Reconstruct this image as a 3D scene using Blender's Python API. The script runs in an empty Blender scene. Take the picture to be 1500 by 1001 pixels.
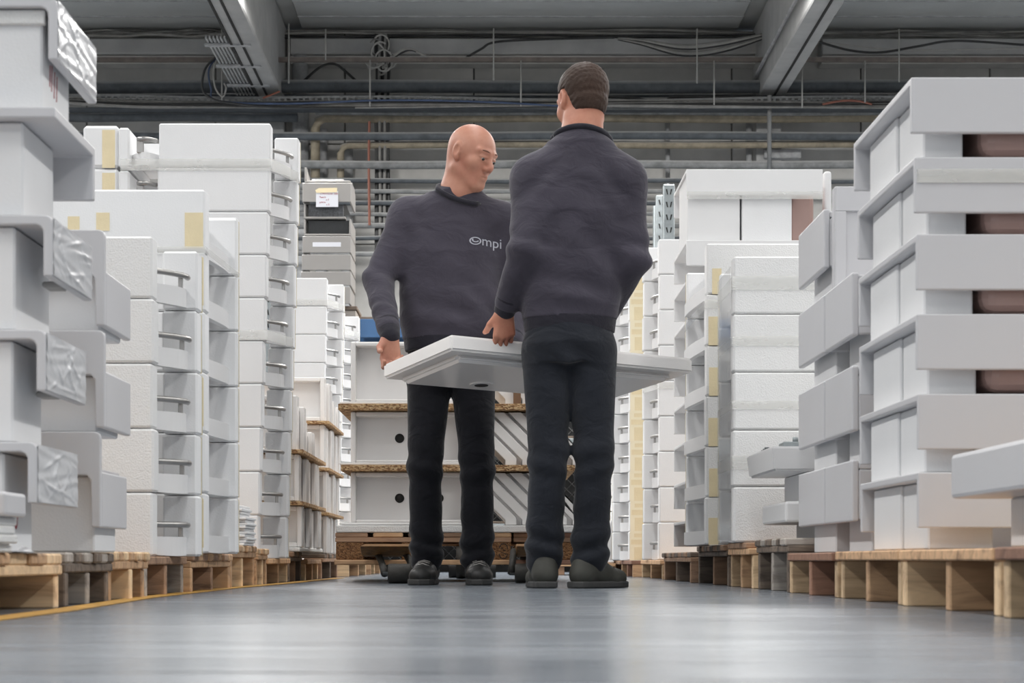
import bpy, bmesh, math, random
import numpy as np
from mathutils import Vector, Matrix

R = random.Random(7)
C = bpy.context.scene.collection
SC = bpy.context.scene

# ------------------------------------------------------------------ camera
F = 2800.0            # focal length in pixels of a 1500 px wide frame
CAMZ, VX, VY = 0.10, 722.0, 820.0
def SX(px, Z): return (px - VX) * Z / F            # survey helpers: photo measure at a known distance -> metres
def SH(py, Z): return CAMZ + (VY - py) * Z / F
cam = bpy.data.cameras.new('camera')
cam.sensor_width = 36.0
cam.lens = F * 36.0 / 1500.0
cam.shift_x = (750 - VX) / 1500.0
cam.shift_y = (VY - 500.5) / 1500.0
cam.clip_end = 100
cam.dof.use_dof = True
cam.dof.focus_distance = 8.2
cam.dof.aperture_fstop = 10.0
camo = bpy.data.objects.new('camera', cam); C.objects.link(camo)
camo.location = (0, 0, CAMZ); camo.rotation_euler = (math.pi / 2, 0, 0)
SC.camera = camo

# ------------------------------------------------------------------ world, lamps, exposure
w = bpy.data.worlds.new('hall'); SC.world = w; w.use_nodes = True
w.node_tree.nodes['Background'].inputs[0].default_value = (0.75, 0.85, 1, 1)
w.node_tree.nodes['Background'].inputs[1].default_value = 0.15
SC.view_settings.view_transform = 'Standard'
SC.view_settings.look = 'None'
SC.view_settings.exposure = -0.15
SC.view_settings.gamma = 1.0
SC.view_settings.use_curve_mapping = False

def lamp(x, y, z, sx, sy, watts, spread=150, col=(1.0, 0.985, 0.965), rot=(0, 0, 0)):
    l = bpy.data.lights.new('hall_lamp_or_fill', 'AREA'); l.shape = 'RECTANGLE'; l.size = sx; l.size_y = sy
    l.energy = watts; l.color = col; l.spread = math.radians(spread)
    o = bpy.data.objects.new('hall_lamp_or_fill', l); C.objects.link(o); o.location = (x, y, z); o.rotation_euler = rot
    return o
# rows of strip lamps hung over the aisle and over the two neighbouring aisles; each gets an added uplight to brighten the ceiling
def strip(x, y, z, watts, spread=160, up=0.32):
    lamp(x, y, z, 0.5, 2.2, watts, spread)
    lamp(x, y, z + 0.12, 0.4, 2.2, watts * up, 180, (1.0, 0.985, 0.965), (math.pi, 0, 0))
for y, p in ((-3.0, 40), (0.6, 40), (3.6, 38), (6.4, 40), (9.2, 40), (12.0, 34)): strip(0.0, y, 4.7, p)
for y, p in ((-2.0, 90), (1.5, 100), (5.0, 110), (8.6, 100), (12.2, 80)):
    strip(-4.2, y, 4.7, p * 1.1, 170); strip(4.4, y, 4.7, p * 1.1, 170)
for x in (-5.4, -1.8, 2.0, 5.8): strip(x, 15.2, 5.0, 330, 178, 0.14)  # unseen extra row added above the view to brighten the end wall
# unseen cool fill light added behind the camera to brighten camera-facing sides
lamp(0.0, -7.2, 2.6, 7.0, 4.2, 125, 180, (0.88, 0.94, 1.0), (math.radians(90), 0, 0))

# ------------------------------------------------------------------ materials
def nodes_of(name):
    m = bpy.data.materials.new(name); m.use_nodes = True
    nt = m.node_tree; b = nt.nodes['Principled BSDF']
    return m, nt, b
def L(nt, a, ao, b, bi): nt.links.new(a.outputs[ao], b.inputs[bi])
def coords(nt, scale=(1, 1, 1)):
    tc = nt.nodes.new('ShaderNodeTexCoord'); mp = nt.nodes.new('ShaderNodeMapping')
    mp.inputs['Scale'].default_value = scale
    L(nt, tc, 'Object', mp, 'Vector')
    return mp
def noise(nt, vec, scale, detail=4, rough=0.55):
    n = nt.nodes.new('ShaderNodeTexNoise'); n.inputs['Scale'].default_value = scale
    n.inputs['Detail'].default_value = detail; n.inputs['Roughness'].default_value = rough
    if vec is not None: L(nt, vec, 0, n, 'Vector')
    return n
def ramp(nt, src, so, stops):
    r = nt.nodes.new('ShaderNodeValToRGB'); e = r.color_ramp.elements
    while len(e) < len(stops): e.new(0.5)
    for i, (p, c) in enumerate(stops):
        e[i].position = p; e[i].color = (*c, 1)
    L(nt, src, so, r, 'Fac'); return r
def bump(nt, b, src, so, strength, dist=0.01):
    n = nt.nodes.new('ShaderNodeBump'); n.inputs['Strength'].default_value = strength; n.inputs['Distance'].default_value = dist
    L(nt, src, so, n, 'Height'); L(nt, n, 'Normal', b, 'Normal'); return n
def srgb(r, g, b):
    f = lambda c: (c / 255 / 12.92) if c / 255 <= 0.04045 else ((c / 255 + 0.055) / 1.055) ** 2.4
    return (f(r), f(g), f(b))
def vary(c, k): return tuple(min(1, x * k) for x in c)

def plain(name, c, rough=0.6, var=0.12, scale=6, metal=0.0, bmp=0.0, bscale=60, stretch=(1, 1, 1), coat=0.0):
    m, nt, b = nodes_of(name); mp = coords(nt, stretch)
    n = noise(nt, mp, scale)
    r = ramp(nt, n, 'Fac', ((0.25, vary(c, 1 - var)), (0.75, vary(c, 1 + var))))
    L(nt, r, 'Color', b, 'Base Color'); b.inputs['Roughness'].default_value = rough; b.inputs['Metallic'].default_value = metal
    if coat: b.inputs['Coat Weight'].default_value = coat
    if bmp: bump(nt, b, noise(nt, mp, bscale, 3), 'Fac', bmp)
    return m

def foam_mat(name, c, bs):
    m, nt, b = nodes_of(name); mp = coords(nt)
    v = nt.nodes.new('ShaderNodeTexVoronoi'); v.inputs['Scale'].default_value = 190; L(nt, mp, 0, v, 'Vector')
    n = noise(nt, mp, 85, 3); n2 = noise(nt, mp, 3, 3)
    r = ramp(nt, n2, 'Fac', ((0.3, vary(c, 0.965)), (0.7, c))); L(nt, r, 'Color', b, 'Base Color')
    mx = nt.nodes.new('ShaderNodeMix'); mx.inputs[0].default_value = 0.45
    L(nt, v, 'Distance', mx, 2); L(nt, n, 'Fac', mx, 3)
    b.inputs['Roughness'].default_value = 0.75; b.inputs['Specular IOR Level'].default_value = 0.3
    bump(nt, b, mx, 0, bs, 0.004); return m
M = {}
M['foam'] = foam_mat('white_foam', (0.84, 0.845, 0.855), 0.12)
M['foam_rough'] = foam_mat('coarse_white_foam', (0.83, 0.832, 0.83), 0.42)
M['foam_cut'] = foam_mat('cut_foam', (0.80, 0.80, 0.79), 0.6)
M['basin'] = plain('white_mineral_casting', (0.78, 0.78, 0.785), 0.42, 0.02, 3)
M['basin_grey'] = plain('light_grey_mineral_casting', (0.615, 0.615, 0.635), 0.38, 0.02, 3)
M['basin_gloss'] = plain('glossy_white_casting', (0.86, 0.845, 0.835), 0.25, 0.015, 3)
M['metal'] = plain('brushed_metal_rail', (0.42, 0.41, 0.40), 0.35, 0.1, 20, 0.85)
M['steel'] = plain('galvanised_steel', (0.30, 0.33, 0.34), 0.45, 0.25, 14, 0.6, 0.05)
M['dark_metal'] = plain('dark_fitting_metal', (0.10, 0.11, 0.115), 0.4, 0.4, 40, 0.7)
M['tape_pale'] = plain('thin_masking_tape', srgb(238, 228, 200), 0.6, 0.04, 14)
M['inner_brown'] = plain('brownish_inner_tone', srgb(176, 146, 138), 0.35, 0.05)  # even brownish tone for the boxes inside the stack cavities
M['tape'] = plain('masking_tape', srgb(230, 215, 178), 0.6, 0.05, 14, 0, 0.1, 90)
M['tape_edge'] = plain('glue_line', srgb(214, 203, 170), 0.6, 0.1, 30)
M['paper'] = plain('white_paper', (0.72, 0.73, 0.78), 0.7, 0.03)
M['red_ink'] = plain('red_marker', srgb(165, 45, 60), 0.6, 0.1)
M['black'] = plain('black_rubber', (0.012, 0.012, 0.012), 0.55, 0.3, 30)
M['rubber'] = plain('worn_dark_rubber', (0.03, 0.028, 0.024), 0.6, 0.3, 40, 0, 0.2)
M['rust'] = plain('rusty_orange_paint', (0.22, 0.11, 0.035), 0.55, 0.5, 30, 0.2, 0.2)
M['blue'] = plain('blue_rack_paint', srgb(70, 108, 152), 0.4, 0.1)
M['blue_bin'] = plain('blue_plastic', srgb(35, 90, 165), 0.4, 0.08)
M['yellow_line'] = plain('worn_yellow_floor_paint', srgb(196, 150, 70), 0.5, 0.3, 18)
M['crate'] = plain('warm_grey_casting', srgb(154, 151, 148), 0.45, 0.03)
M['granite'] = plain('dark_speckled_granite', srgb(88, 90, 94), 0.4, 0.5, 60)
M['charcoal'] = plain('charcoal_casting', srgb(50, 52, 54), 0.4, 0.15, 30)
M['card'] = plain('brown_cardboard', srgb(120, 92, 70), 0.8, 0.1, 8)

def film_mat(name, alpha, c=(0.85, 0.85, 0.85), rough=0.12):
    m, nt, b = nodes_of(name); mp = coords(nt, (2, 2, 6))
    n = noise(nt, mp, 5, 3)
    b.inputs['Base Color'].default_value = (*c, 1); b.inputs['Roughness'].default_value = rough
    b.inputs['Coat Weight'].default_value = 0.25
    tr = nt.nodes.new('ShaderNodeBsdfTransparent'); mx = nt.nodes.new('ShaderNodeMixShader')
    r = ramp(nt, n, 'Fac', ((0.3, (alpha * 0.93,) * 3), (0.7, (min(1, alpha * 1.07),) * 3)))
    L(nt, r, 'Color', mx, 0); L(nt, tr, 0, mx, 1); L(nt, b, 0, mx, 2)
    L(nt, mx, 0, nt.nodes['Material Output'], 'Surface')
    bump(nt, b, n, 'Fac', 0.025, 0.01); return m
M['strap'] = film_mat('clear_packing_tape', 0.30, (0.88, 0.88, 0.85), 0.2)
M['film'] = film_mat('clear_stretch_film', 0.28, (0.72, 0.73, 0.74))
M['wrap'] = plain('wrinkled_white_film', (0.62, 0.63, 0.65), 0.34, 0.05, 8, 0, 0.15, 30, coat=0.12)

def wood_mat(name, c1, c2, scale=1.0, axis='X'):
    m, nt, b = nodes_of(name)
    s = {'X': (1.2, 9, 9), 'Y': (9, 1.2, 9), 'Z': (9, 9, 1.2)}[axis]
    mp = coords(nt, s); oi = nt.nodes.new('ShaderNodeObjectInfo')
    add = nt.nodes.new('ShaderNodeVectorMath'); add.operation = 'ADD'; L(nt, mp, 0, add, 0)
    sc = nt.nodes.new('ShaderNodeVectorMath'); sc.operation = 'SCALE'; sc.inputs[0].default_value = (13, 7, 5)
    L(nt, oi, 'Random', sc, 'Scale'); L(nt, sc, 0, add, 1)
    n = noise(nt, add, 2.2 * scale, 7, 0.62); n.inputs['Distortion'].default_value = 0.7
    r = ramp(nt, n, 'Fac', ((0.28, c1), (0.5, vary(c2, 0.8)), (0.72, c2)))
    hs = nt.nodes.new('ShaderNodeHueSaturation'); L(nt, r, 'Color', hs, 'Color')
    mr = nt.nodes.new('ShaderNodeMapRange'); mr.inputs[3].default_value = 0.78; mr.inputs[4].default_value = 1.2
    L(nt, oi, 'Random', mr, 0); L(nt, mr, 0, hs, 'Value'); hs.inputs['Saturation'].default_value = 0.82
    L(nt, hs, 'Color', b, 'Base Color'); b.inputs['Roughness'].default_value = 0.75
    bump(nt, b, n, 'Fac', 0.25, 0.01); return m
M['wood'] = wood_mat('pale_pallet_wood', srgb(165, 124, 81), srgb(247, 206, 149))
M['wood_tan'] = wood_mat('tan_pallet_wood', srgb(141, 100, 61), srgb(223, 171, 113), 1.4)
M['wood_brown'] = wood_mat('brown_pallet_wood', srgb(100, 72, 50), srgb(178, 134, 96), 1.4)
M['wood_dark'] = wood_mat('weathered_dark_pallet_wood', srgb(57, 48, 42), srgb(134, 115, 98), 1.3)
M['wood_grey'] = wood_mat('weathered_grey_pallet_wood', srgb(119, 110, 100), srgb(193, 182, 171), 1.3)
M['wood_red'] = wood_mat('reddish_pallet_wood', srgb(112, 72, 50), srgb(164, 112, 80), 1.2)

def chip_mat(name, a, b_, c, sc=90):
    m, nt, b = nodes_of(name); mp = coords(nt, (1, 1, 2))
    v = nt.nodes.new('ShaderNodeTexVoronoi'); v.inputs['Scale'].default_value = sc; L(nt, mp, 0, v, 'Vector')
    rgb = nt.nodes.new('ShaderNodeSeparateColor'); L(nt, v, 'Color', rgb, 0)
    r = ramp(nt, rgb, 0, ((0.1, a), (0.5, b_), (0.9, c))); L(nt, r, 'Color', b, 'Base Color')
    b.inputs['Roughness'].default_value = 0.85; bump(nt, b, v, 'Distance', 0.5, 0.01); return m
M['chip'] = chip_mat('chipboard', srgb(120, 86, 56), srgb(176, 140, 100), srgb(206, 178, 138))
M['chip_block'] = chip_mat('pressed_chip_block', srgb(84, 54, 32), srgb(136, 94, 58), srgb(164, 124, 84), 190)

# polished concrete floor
m, nt, b = nodes_of('polished_grey_concrete'); mp = coords(nt)
n1 = noise(nt, mp, 0.9, 6, 0.6); n2 = noise(nt, mp, 14, 5, 0.6)
mps = coords(nt, (0.5, 6, 1)); n3 = noise(nt, mps, 3, 5, 0.65)
mx = nt.nodes.new('ShaderNodeMix'); mx.inputs[0].default_value = 0.4; L(nt, n1, 'Fac', mx, 2); L(nt, n3, 'Fac', mx, 3)
r = ramp(nt, mx, 0, ((0.3, srgb(95, 102, 111)), (0.52, srgb(121, 128, 136)), (0.72, srgb(144, 151, 159))))
mx2 = nt.nodes.new('ShaderNodeMix'); mx2.data_type = 'RGBA'; mx2.blend_type = 'MULTIPLY'; mx2.inputs[0].default_value = 0.5
r2 = ramp(nt, n2, 'Fac', ((0.35, (0.82, 0.82, 0.82)), (0.6, (1, 1, 1))))
L(nt, r, 'Color', mx2, 6); L(nt, r2, 'Color', mx2, 7); L(nt, mx2, 2, b, 'Base Color')
rr = nt.nodes.new('ShaderNodeMapRange'); rr.inputs[1].default_value = 0.3; rr.inputs[2].default_value = 0.7
rr.inputs[3].default_value = 0.17; rr.inputs[4].default_value = 0.30; L(nt, n3, 'Fac', rr, 0); L(nt, rr, 0, b, 'Roughness')
b.inputs['Specular IOR Level'].default_value = 0.48
bump(nt, b, n3, 'Fac', 0.06, 0.02)
M['floor'] = m
M['wall'] = plain('grey_hall_wall', (0.45, 0.44, 0.42), 0.85, 0.18, 2.5, 0, 0.1, 30)
M['wall_side'] = plain('pale_hall_wall', (0.5, 0.5, 0.5), 0.85, 0.1, 2)
M['concrete'] = plain('grey_concrete_beam', (0.37, 0.37, 0.365), 0.85, 0.16, 3, 0, 0.15, 40)
M['ceiling'] = plain('grey_roof_sheet', (0.5, 0.51, 0.50), 0.7, 0.08, 1.5)
M['joint'] = plain('dark_joint', (0.02, 0.02, 0.02), 0.9, 0.2)

def pipe_mat(name, c, dust=(0.5, 0.5, 0.49), amount=0.85):   # settled dust lies on the upper side
    m, nt, b = nodes_of(name); mp = coords(nt, (1, 1, 1)); n = noise(nt, mp, 9, 6, 0.65)
    r = ramp(nt, n, 'Fac', ((0.3, vary(c, 0.65)), (0.7, vary(c, 1.25))))
    g = nt.nodes.new('ShaderNodeNewGeometry'); sp = nt.nodes.new('ShaderNodeSeparateXYZ'); L(nt, g, 'Normal', sp, 0)
    mr = nt.nodes.new('ShaderNodeMapRange'); mr.inputs[1].default_value = 0.25; mr.inputs[2].default_value = 0.9; L(nt, sp, 'Z', mr, 0)
    mu = nt.nodes.new('ShaderNodeMath'); mu.operation = 'MULTIPLY'; L(nt, mr, 0, mu, 0); mu.inputs[1].default_value = amount
    mx = nt.nodes.new('ShaderNodeMix'); mx.data_type = 'RGBA'; L(nt, mu, 0, mx, 0); L(nt, r, 'Color', mx, 6); mx.inputs[7].default_value = (*dust, 1)
    L(nt, mx, 2, b, 'Base Color'); b.inputs['Roughness'].default_value = 0.7
    bump(nt, b, n, 'Fac', 0.2, 0.02); return m
M['pipe_dark'] = pipe_mat('dark_pipe', (0.075, 0.085, 0.095))
M['pipe_grey'] = pipe_mat('grey_pipe', (0.20, 0.205, 0.205))
M['pipe_yellow'] = pipe_mat('yellowed_lagging', (0.26, 0.225, 0.165))
M['pipe_brown'] = pipe_mat('brown_rail', (0.15, 0.125, 0.11))
M['pipe_pale'] = pipe_mat('pale_grey_pipe', (0.36, 0.365, 0.37), (0.4, 0.4, 0.4), 0.3)
M['cable_grey'] = plain('grey_cable', (0.20, 0.195, 0.185), 0.6, 0.3, 8)
M['cable_pale'] = plain('pale_cable', (0.38, 0.37, 0.35), 0.6, 0.2, 8)
M['cable_black'] = plain('black_cable', (0.03, 0.03, 0.03), 0.5, 0.3, 8)
M['cable_blue'] = plain('blue_cable', (0.05, 0.075, 0.14), 0.5, 0.2, 8)
M['cable_red'] = plain('red_cable', (0.24, 0.09, 0.06), 0.5, 0.2, 8)

def cloth_mat(name, c, var=0.15, sc=220, bs=0.25, rough=0.9, sheen=0.15):
    m, nt, b = nodes_of(name); mp = coords(nt)
    n = noise(nt, mp, 5, 4); n2 = noise(nt, mp, sc, 2)
    r = ramp(nt, n, 'Fac', ((0.3, vary(c, 1 - var)), (0.7, vary(c, 1 + var)))); L(nt, r, 'Color', b, 'Base Color')
    b.inputs['Roughness'].default_value = rough; b.inputs['Sheen Weight'].default_value = sheen
    b.inputs['Specular IOR Level'].default_value = 0.2
    n3 = noise(nt, coords(nt, (1, 1, 1.5)), 11, 3, 0.45); n3.inputs['Distortion'].default_value = 0.8
    b1 = nt.nodes.new('ShaderNodeBump'); b1.inputs['Strength'].default_value = 0.35; b1.inputs['Distance'].default_value = 0.03; L(nt, n3, 'Fac', b1, 'Height')
    b2 = bump(nt, b, n2, 'Fac', bs, 0.002); L(nt, b1, 'Normal', b2, 'Normal'); return m
M['sweat'] = cloth_mat('charcoal_violet_jersey', srgb(65, 62, 72))
M['rib'] = cloth_mat('dark_ribbed_jersey', srgb(42, 41, 49))
M['jeans'] = cloth_mat('near_black_denim', srgb(21, 22, 28), 0.2)
M['jeans_blue'] = cloth_mat('blue_black_denim', srgb(35, 38, 45), 0.2)
M['shoe'] = plain('black_shoe_leather', (0.014, 0.014, 0.014), 0.5, 0.3, 20)
M['shoe_grey'] = plain('dusty_grey_green_shoe', (0.045, 0.045, 0.038), 0.7, 0.3, 20)
M['sole'] = plain('grey_rubber_sole', (0.05, 0.05, 0.05), 0.7, 0.2, 20)
M['logo'] = plain('pale_grey_print', srgb(170, 172, 182), 0.7, 0.05)
def skin_mat(name, c, blotch):
    m, nt, b = nodes_of(name); mp = coords(nt); n = noise(nt, mp, 14, 4)
    r = ramp(nt, n, 'Fac', ((0.3, blotch), (0.65, c))); L(nt, r, 'Color', b, 'Base Color')
    b.inputs['Roughness'].default_value = 0.5; b.inputs['Subsurface Weight'].default_value = 0.08
    b.inputs['Subsurface Radius'].default_value = (0.01, 0.004, 0.002)
    bump(nt, b, noise(nt, mp, 180, 3), 'Fac', 0.12, 0.002); return m
M['skin'] = skin_mat('ruddy_skin', srgb(188, 136, 114), srgb(172, 114, 94))
M['skin_b'] = skin_mat('warm_skin', srgb(194, 136, 112), srgb(172, 108, 86))
M['hair'] = cloth_mat('short_brown_hair', srgb(58, 44, 37), 0.35, 260, 0.9, 0.6, 0.03)
M['brow'] = plain('faint_brow_hair', srgb(118, 82, 66), 0.7, 0.1)
M['eye_white'] = plain('eye_white', (0.38, 0.33, 0.31), 0.35, 0.02)
M['iris'] = plain('dark_iris', (0.03, 0.025, 0.02), 0.15, 0.02)

# ------------------------------------------------------------------ mesh and object helpers
WL = {}      # world location of each object's origin
CACHE = {}
def mk_mesh(verts, faces, mat, smooth=False):
    me = bpy.data.meshes.new('mesh'); me.from_pydata([tuple(v) for v in verts], [], faces)
    me.materials.append(mat)
    if smooth: me.polygons.foreach_set('use_smooth', [True] * len(me.polygons))
    me.update(); return me
def bm_mesh(bm, mat, smooth=False):
    me = bpy.data.meshes.new('mesh'); bmesh.ops.recalc_face_normals(bm, faces=bm.faces); bm.to_mesh(me); bm.free(); me.materials.append(mat)
    if smooth: me.polygons.foreach_set('use_smooth', [True] * len(me.polygons))
    return me
def box_mesh(d, bev, mat, seg=1):
    key = (tuple(round(x, 4) for x in d), round(bev, 4), mat.name, seg)
    if key not in CACHE:
        bm = bmesh.new(); bmesh.ops.create_cube(bm, size=1.0); bmesh.ops.scale(bm, vec=d, verts=bm.verts)
        if bev > 0: bmesh.ops.bevel(bm, geom=bm.edges[:], offset=min(bev, min(d) * 0.45), segments=seg, affect='EDGES', profile=0.5)
        CACHE[key] = bm_mesh(bm, mat)
    return CACHE[key]
def put(name, me, loc, parent=None, label=None, kind=None, rot=None):
    o = bpy.data.objects.new(name, me); C.objects.link(o)
    if parent is not None:
        o.parent = parent; o.location = Vector(loc) - WL[parent.name]
    else: o.location = loc
    if rot is not None: o.rotation_euler = rot
    if label: o['label'] = label
    if kind: o['kind'] = kind
    WL[o.name] = Vector(loc); return o
def box(name, x, y, z, mat, parent=None, bev=0.003, label=None, kind=None, seg=1, rot=None):
    x0, x1 = sorted(x); y0, y1 = sorted(y); z0, z1 = sorted(z)
    return put(name, box_mesh((x1 - x0, y1 - y0, z1 - z0), bev, M[mat], seg), ((x0 + x1) / 2, (y0 + y1) / 2, (z0 + z1) / 2), parent, label, kind, rot)
def thing(name, label, cat, loc, group=None):
    o = bpy.data.objects.new(name, None); C.objects.link(o); o.location = loc; o.empty_display_size = 0.05
    o['label'] = label; o['category'] = cat
    if group: o['group'] = group
    WL[o.name] = Vector(loc); return o
def tag(o, label, cat, group=None):
    o['label'] = label; o['category'] = cat
    if group: o['group'] = group
    return o
def world_mesh(name, verts, faces, mat, parent=None, org=None, smooth=False, label=None, kind=None):
    """mesh given in world coordinates, its origin at org (or the parent's, or its own lowest centre)"""
    v = np.array(verts, float)
    if org is None: org = WL[parent.name] if parent is not None else Vector(((v[:, 0].min() + v[:, 0].max()) / 2, (v[:, 1].min() + v[:, 1].max()) / 2, v[:, 2].min()))
    me = mk_mesh(v - np.array(org), faces, M[mat], smooth)
    return put(name, me, org, parent, label, kind)
def prism(name, poly, axis, a0, a1, mat, parent=None, bev=0.0, label=None, seg=2):
    """polygon extruded along axis: 'X' takes (y,z) points, 'Y' takes (x,z), 'Z' takes (x,y)"""
    f = {'X': lambda p, a: (a, p[0], p[1]), 'Y': lambda p, a: (p[0], a, p[1]), 'Z': lambda p, a: (p[0], p[1], a)}[axis]
    pts = [f(p, a0) for p in poly] + [f(p, a1) for p in poly]
    c = Vector((sum(p[0] for p in pts) / len(pts), sum(p[1] for p in pts) / len(pts), sum(p[2] for p in pts) / len(pts)))
    key = ('prism', axis, tuple(round(q, 4) for p in pts for q in (p[0] - c[0], p[1] - c[1], p[2] - c[2])), mat, bev)
    if key not in CACHE:
        bm = bmesh.new(); n = len(poly)
        vs = [bm.verts.new(Vector(p) - c) for p in pts]
        bm.faces.new(vs[:n]); bm.faces.new(vs[n:])
        for i in range(n): bm.faces.new((vs[i], vs[(i + 1) % n], vs[n + (i + 1) % n], vs[n + i]))
        bmesh.ops.recalc_face_normals(bm, faces=bm.faces)
        if bev: bmesh.ops.bevel(bm, geom=[e for e in bm.edges if len(e.link_faces) == 2 and e.calc_face_angle(0) > 0.35], offset=bev, segments=seg, affect='EDGES', profile=0.5)
        CACHE[key] = bm_mesh(bm, M[mat])
    return put(name, CACHE[key], c, parent, label)
def tube_geo(pts, rad, n=8, cap=True):
    pts = [Vector(p) for p in pts]; V = []; Fc = []
    rads = rad if isinstance(rad, (list, tuple)) else [rad] * len(pts)
    for i, p in enumerate(pts):
        t = (pts[min(i + 1, len(pts) - 1)] - pts[max(i - 1, 0)]).normalized()
        a = Vector((0, 0, 1)) if abs(t.z) < 0.9 else Vector((0, 1, 0))
        u = t.cross(a).normalized(); v = t.cross(u)
        for k in range(n):
            th = 2 * math.pi * k / n
            V.append(p + (u * math.cos(th) + v * math.sin(th)) * rads[i])
    for i in range(len(pts) - 1):
        for k in range(n):
            Fc.append((i * n + k, i * n + (k + 1) % n, (i + 1) * n + (k + 1) % n, (i + 1) * n + k))
    if cap:
        Fc.append(tuple(range(n - 1, -1, -1))); Fc.append(tuple(range((len(pts) - 1) * n, len(pts) * n)))
    return V, Fc
def tube(name, pts, rad, mat, parent=None, n=8, label=None, kind=None):
    V, Fc = tube_geo(pts, rad, n); return world_mesh(name, V, Fc, mat, parent, smooth=n > 5, label=label, kind=kind)
def join_geo(parts):
    V = []; Fc = []
    for v, f in parts:
        k = len(V); V += list(v); Fc += [tuple(i + k for i in q) for q in f]
    return V, Fc
def box_geo(x, y, z):
    V = [(a, b, c) for a in x for b in y for c in z]
    return V, [(0, 1, 3, 2), (4, 6, 7, 5), (0, 4, 5, 1), (2, 3, 7, 6), (0, 2, 6, 4), (1, 5, 7, 3)]
def text_mesh(body, size, mat, align='LEFT', spacing=1.0, extrude=0.0004):
    cu = bpy.data.curves.new('text', 'FONT'); cu.body = body; cu.size = size; cu.align_x = align; cu.extrude = extrude
    cu.space_line = spacing; cu.resolution_u = 4
    o = bpy.data.objects.new('text', cu); C.objects.link(o)
    dg = bpy.context.evaluated_depsgraph_get(); me = bpy.data.meshes.new_from_object(o.evaluated_get(dg))
    bpy.data.objects.remove(o); bpy.data.curves.remove(cu); me.materials.clear(); me.materials.append(M[mat]); return me
ORD = ['topmost', 'second from top', 'third from top', 'fourth from top', 'fifth from top', 'sixth from top', 'seventh from top', 'eighth from top', 'ninth from top', 'tenth from top', 'eleventh from top']
def ordn(i, n): return 'bottom' if i == n - 1 and n > 1 else ORD[i]

# ------------------------------------------------------------------ the hall
CEIL = 5.64; YB = 20.0; XL, XR, YF = -8.0, 8.5, -8.0
fl = box('floor', (XL, XR), (YF, YB), (-0.1, 0.0), 'floor', bev=0, kind='structure')
def structure(name, loc):
    o = bpy.data.objects.new(name, None); C.objects.link(o); o.location = loc; o['kind'] = 'structure'; WL[o.name] = Vector(loc); return o
wb = structure('wall_back', (0, YB, 0))
box('backing', (XL, XR), (YB + 0.10, YB + 0.2), (0, CEIL), 'joint', wb, 0)
xs = [-8, -5.6, -4.25, -2.9, -1.55, -0.2, 1.15, 2.5, 3.85, 5.2, 6.9, 8.5]
for i in range(len(xs) - 1):
    for z0, z1 in ((0, 1.9), (1.9, 3.4), (3.4, 4.45), (4.45, CEIL)):
        box('panel', (xs[i] + 0.006, xs[i + 1] - 0.006), (YB, YB + 0.12), (z0 + 0.006, z1 - 0.006), 'wall', wb, 0.008)
box('wall_left', (XL - 0.2, XL), (YF, YB), (0, CEIL), 'wall_side', bev=0, kind='structure')
box('wall_right', (XR, XR + 0.2), (YF, YB), (0, CEIL), 'wall_side', bev=0, kind='structure')
box('wall_front', (XL, XR), (YF - 0.2, YF), (0, CEIL), 'wall_side', bev=0, kind='structure')
ce = structure('ceiling', (0, 10, CEIL))
box('backing', (XL, XR), (YF, YB + 0.2), (CEIL + 0.05, CEIL + 0.15), 'ceiling', ce, 0)
BX = (-2.29, 2.855)      # roof beams
y = 15.7
bays = [(XL, BX[0] - 0.3), (BX[0] + 0.3, BX[1] - 0.3), (BX[1] + 0.3, XR)]
for k in range(8):
    y1 = y + 0.54
    for a, b_ in bays:
        box('panel', (a, b_), (y + 0.004, y1 - 0.004), (CEIL, CEIL + 0.05), 'ceiling', ce, 0.004)
        box('rib', (a, b_), (y1 - 0.012, y1 + 0.008), (CEIL - 0.012, CEIL + 0.002), 'pipe_pale', ce, 0.002)
    y = y1
box('panel', (XL, XR), (YF, 15.7), (CEIL, CEIL + 0.05), 'ceiling', ce, 0)
for i, bx in enumerate(BX):
    t = structure('beam_%d' % (i + 1), (bx, 10, 4.85))
    sgn = 1 if i == 0 else -1
    box('beam_body', (bx - 0.138, bx + 0.138), (-6, YB), (4.85, CEIL), 'concrete', t, 0.012)
    for dx in ((-0.118, -0.018) if i == 0 else (0.02,)):
        box('slot_channel', (bx + dx - 0.011, bx + dx + 0.011), (-6, YB - 0.4), (4.838, 4.852), 'joint', t, 0.002)
    # column head the beam sits on
    box('column_%d' % (i + 1), (bx - 0.13, bx + 0.13), (YB - 0.22, YB), (0, 4.848), 'concrete', kind='structure', bev=0.01)
    if i == 0:
        cl = thing('cable_ladder', 'ribbed cable ladder clipped under the roof beam on the stack side', 'cable ladder', (bx - 0.2, 18.5, 4.9))
        for q in range(6): box('ladder_rail', (bx - 0.34 + q * 0.034, bx - 0.322 + q * 0.034), (17.45, 19.6), (4.86, 4.885), 'pipe_pale', cl, 0.003)
        for yy in (17.6, 18.35, 19.1): box('cross_bracket', (bx - 0.37, bx + 0.06), (yy, yy + 0.06), (4.835, 4.858), 'pipe_pale', cl, 0.003)
    else:
        tube('conduit', [(bx - 0.17, yy, 5.05 - 0.01 * math.sin(yy)) for yy in np.linspace(12, 19.8, 16)], 0.02, 'pipe_pale', t, 6)
# ledge beams high on the end wall between the roof beams
for k, (a, b_) in enumerate(((XL, -2.7), (-2.1, 2.75), (3.4, XR))):
    t = structure('trim_%d' % (k + 1), ((a + b_) / 2, YB - 0.15, 5.33))
    box('ledge_beam', (a, b_), (YB - 0.25, YB), (5.33, 5.49), 'concrete', t, 0.012)
    box('ledge_board', (a, b_), (YB - 0.2, YB), (5.24, 5.325), 'wall', t, 0.006)

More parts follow.
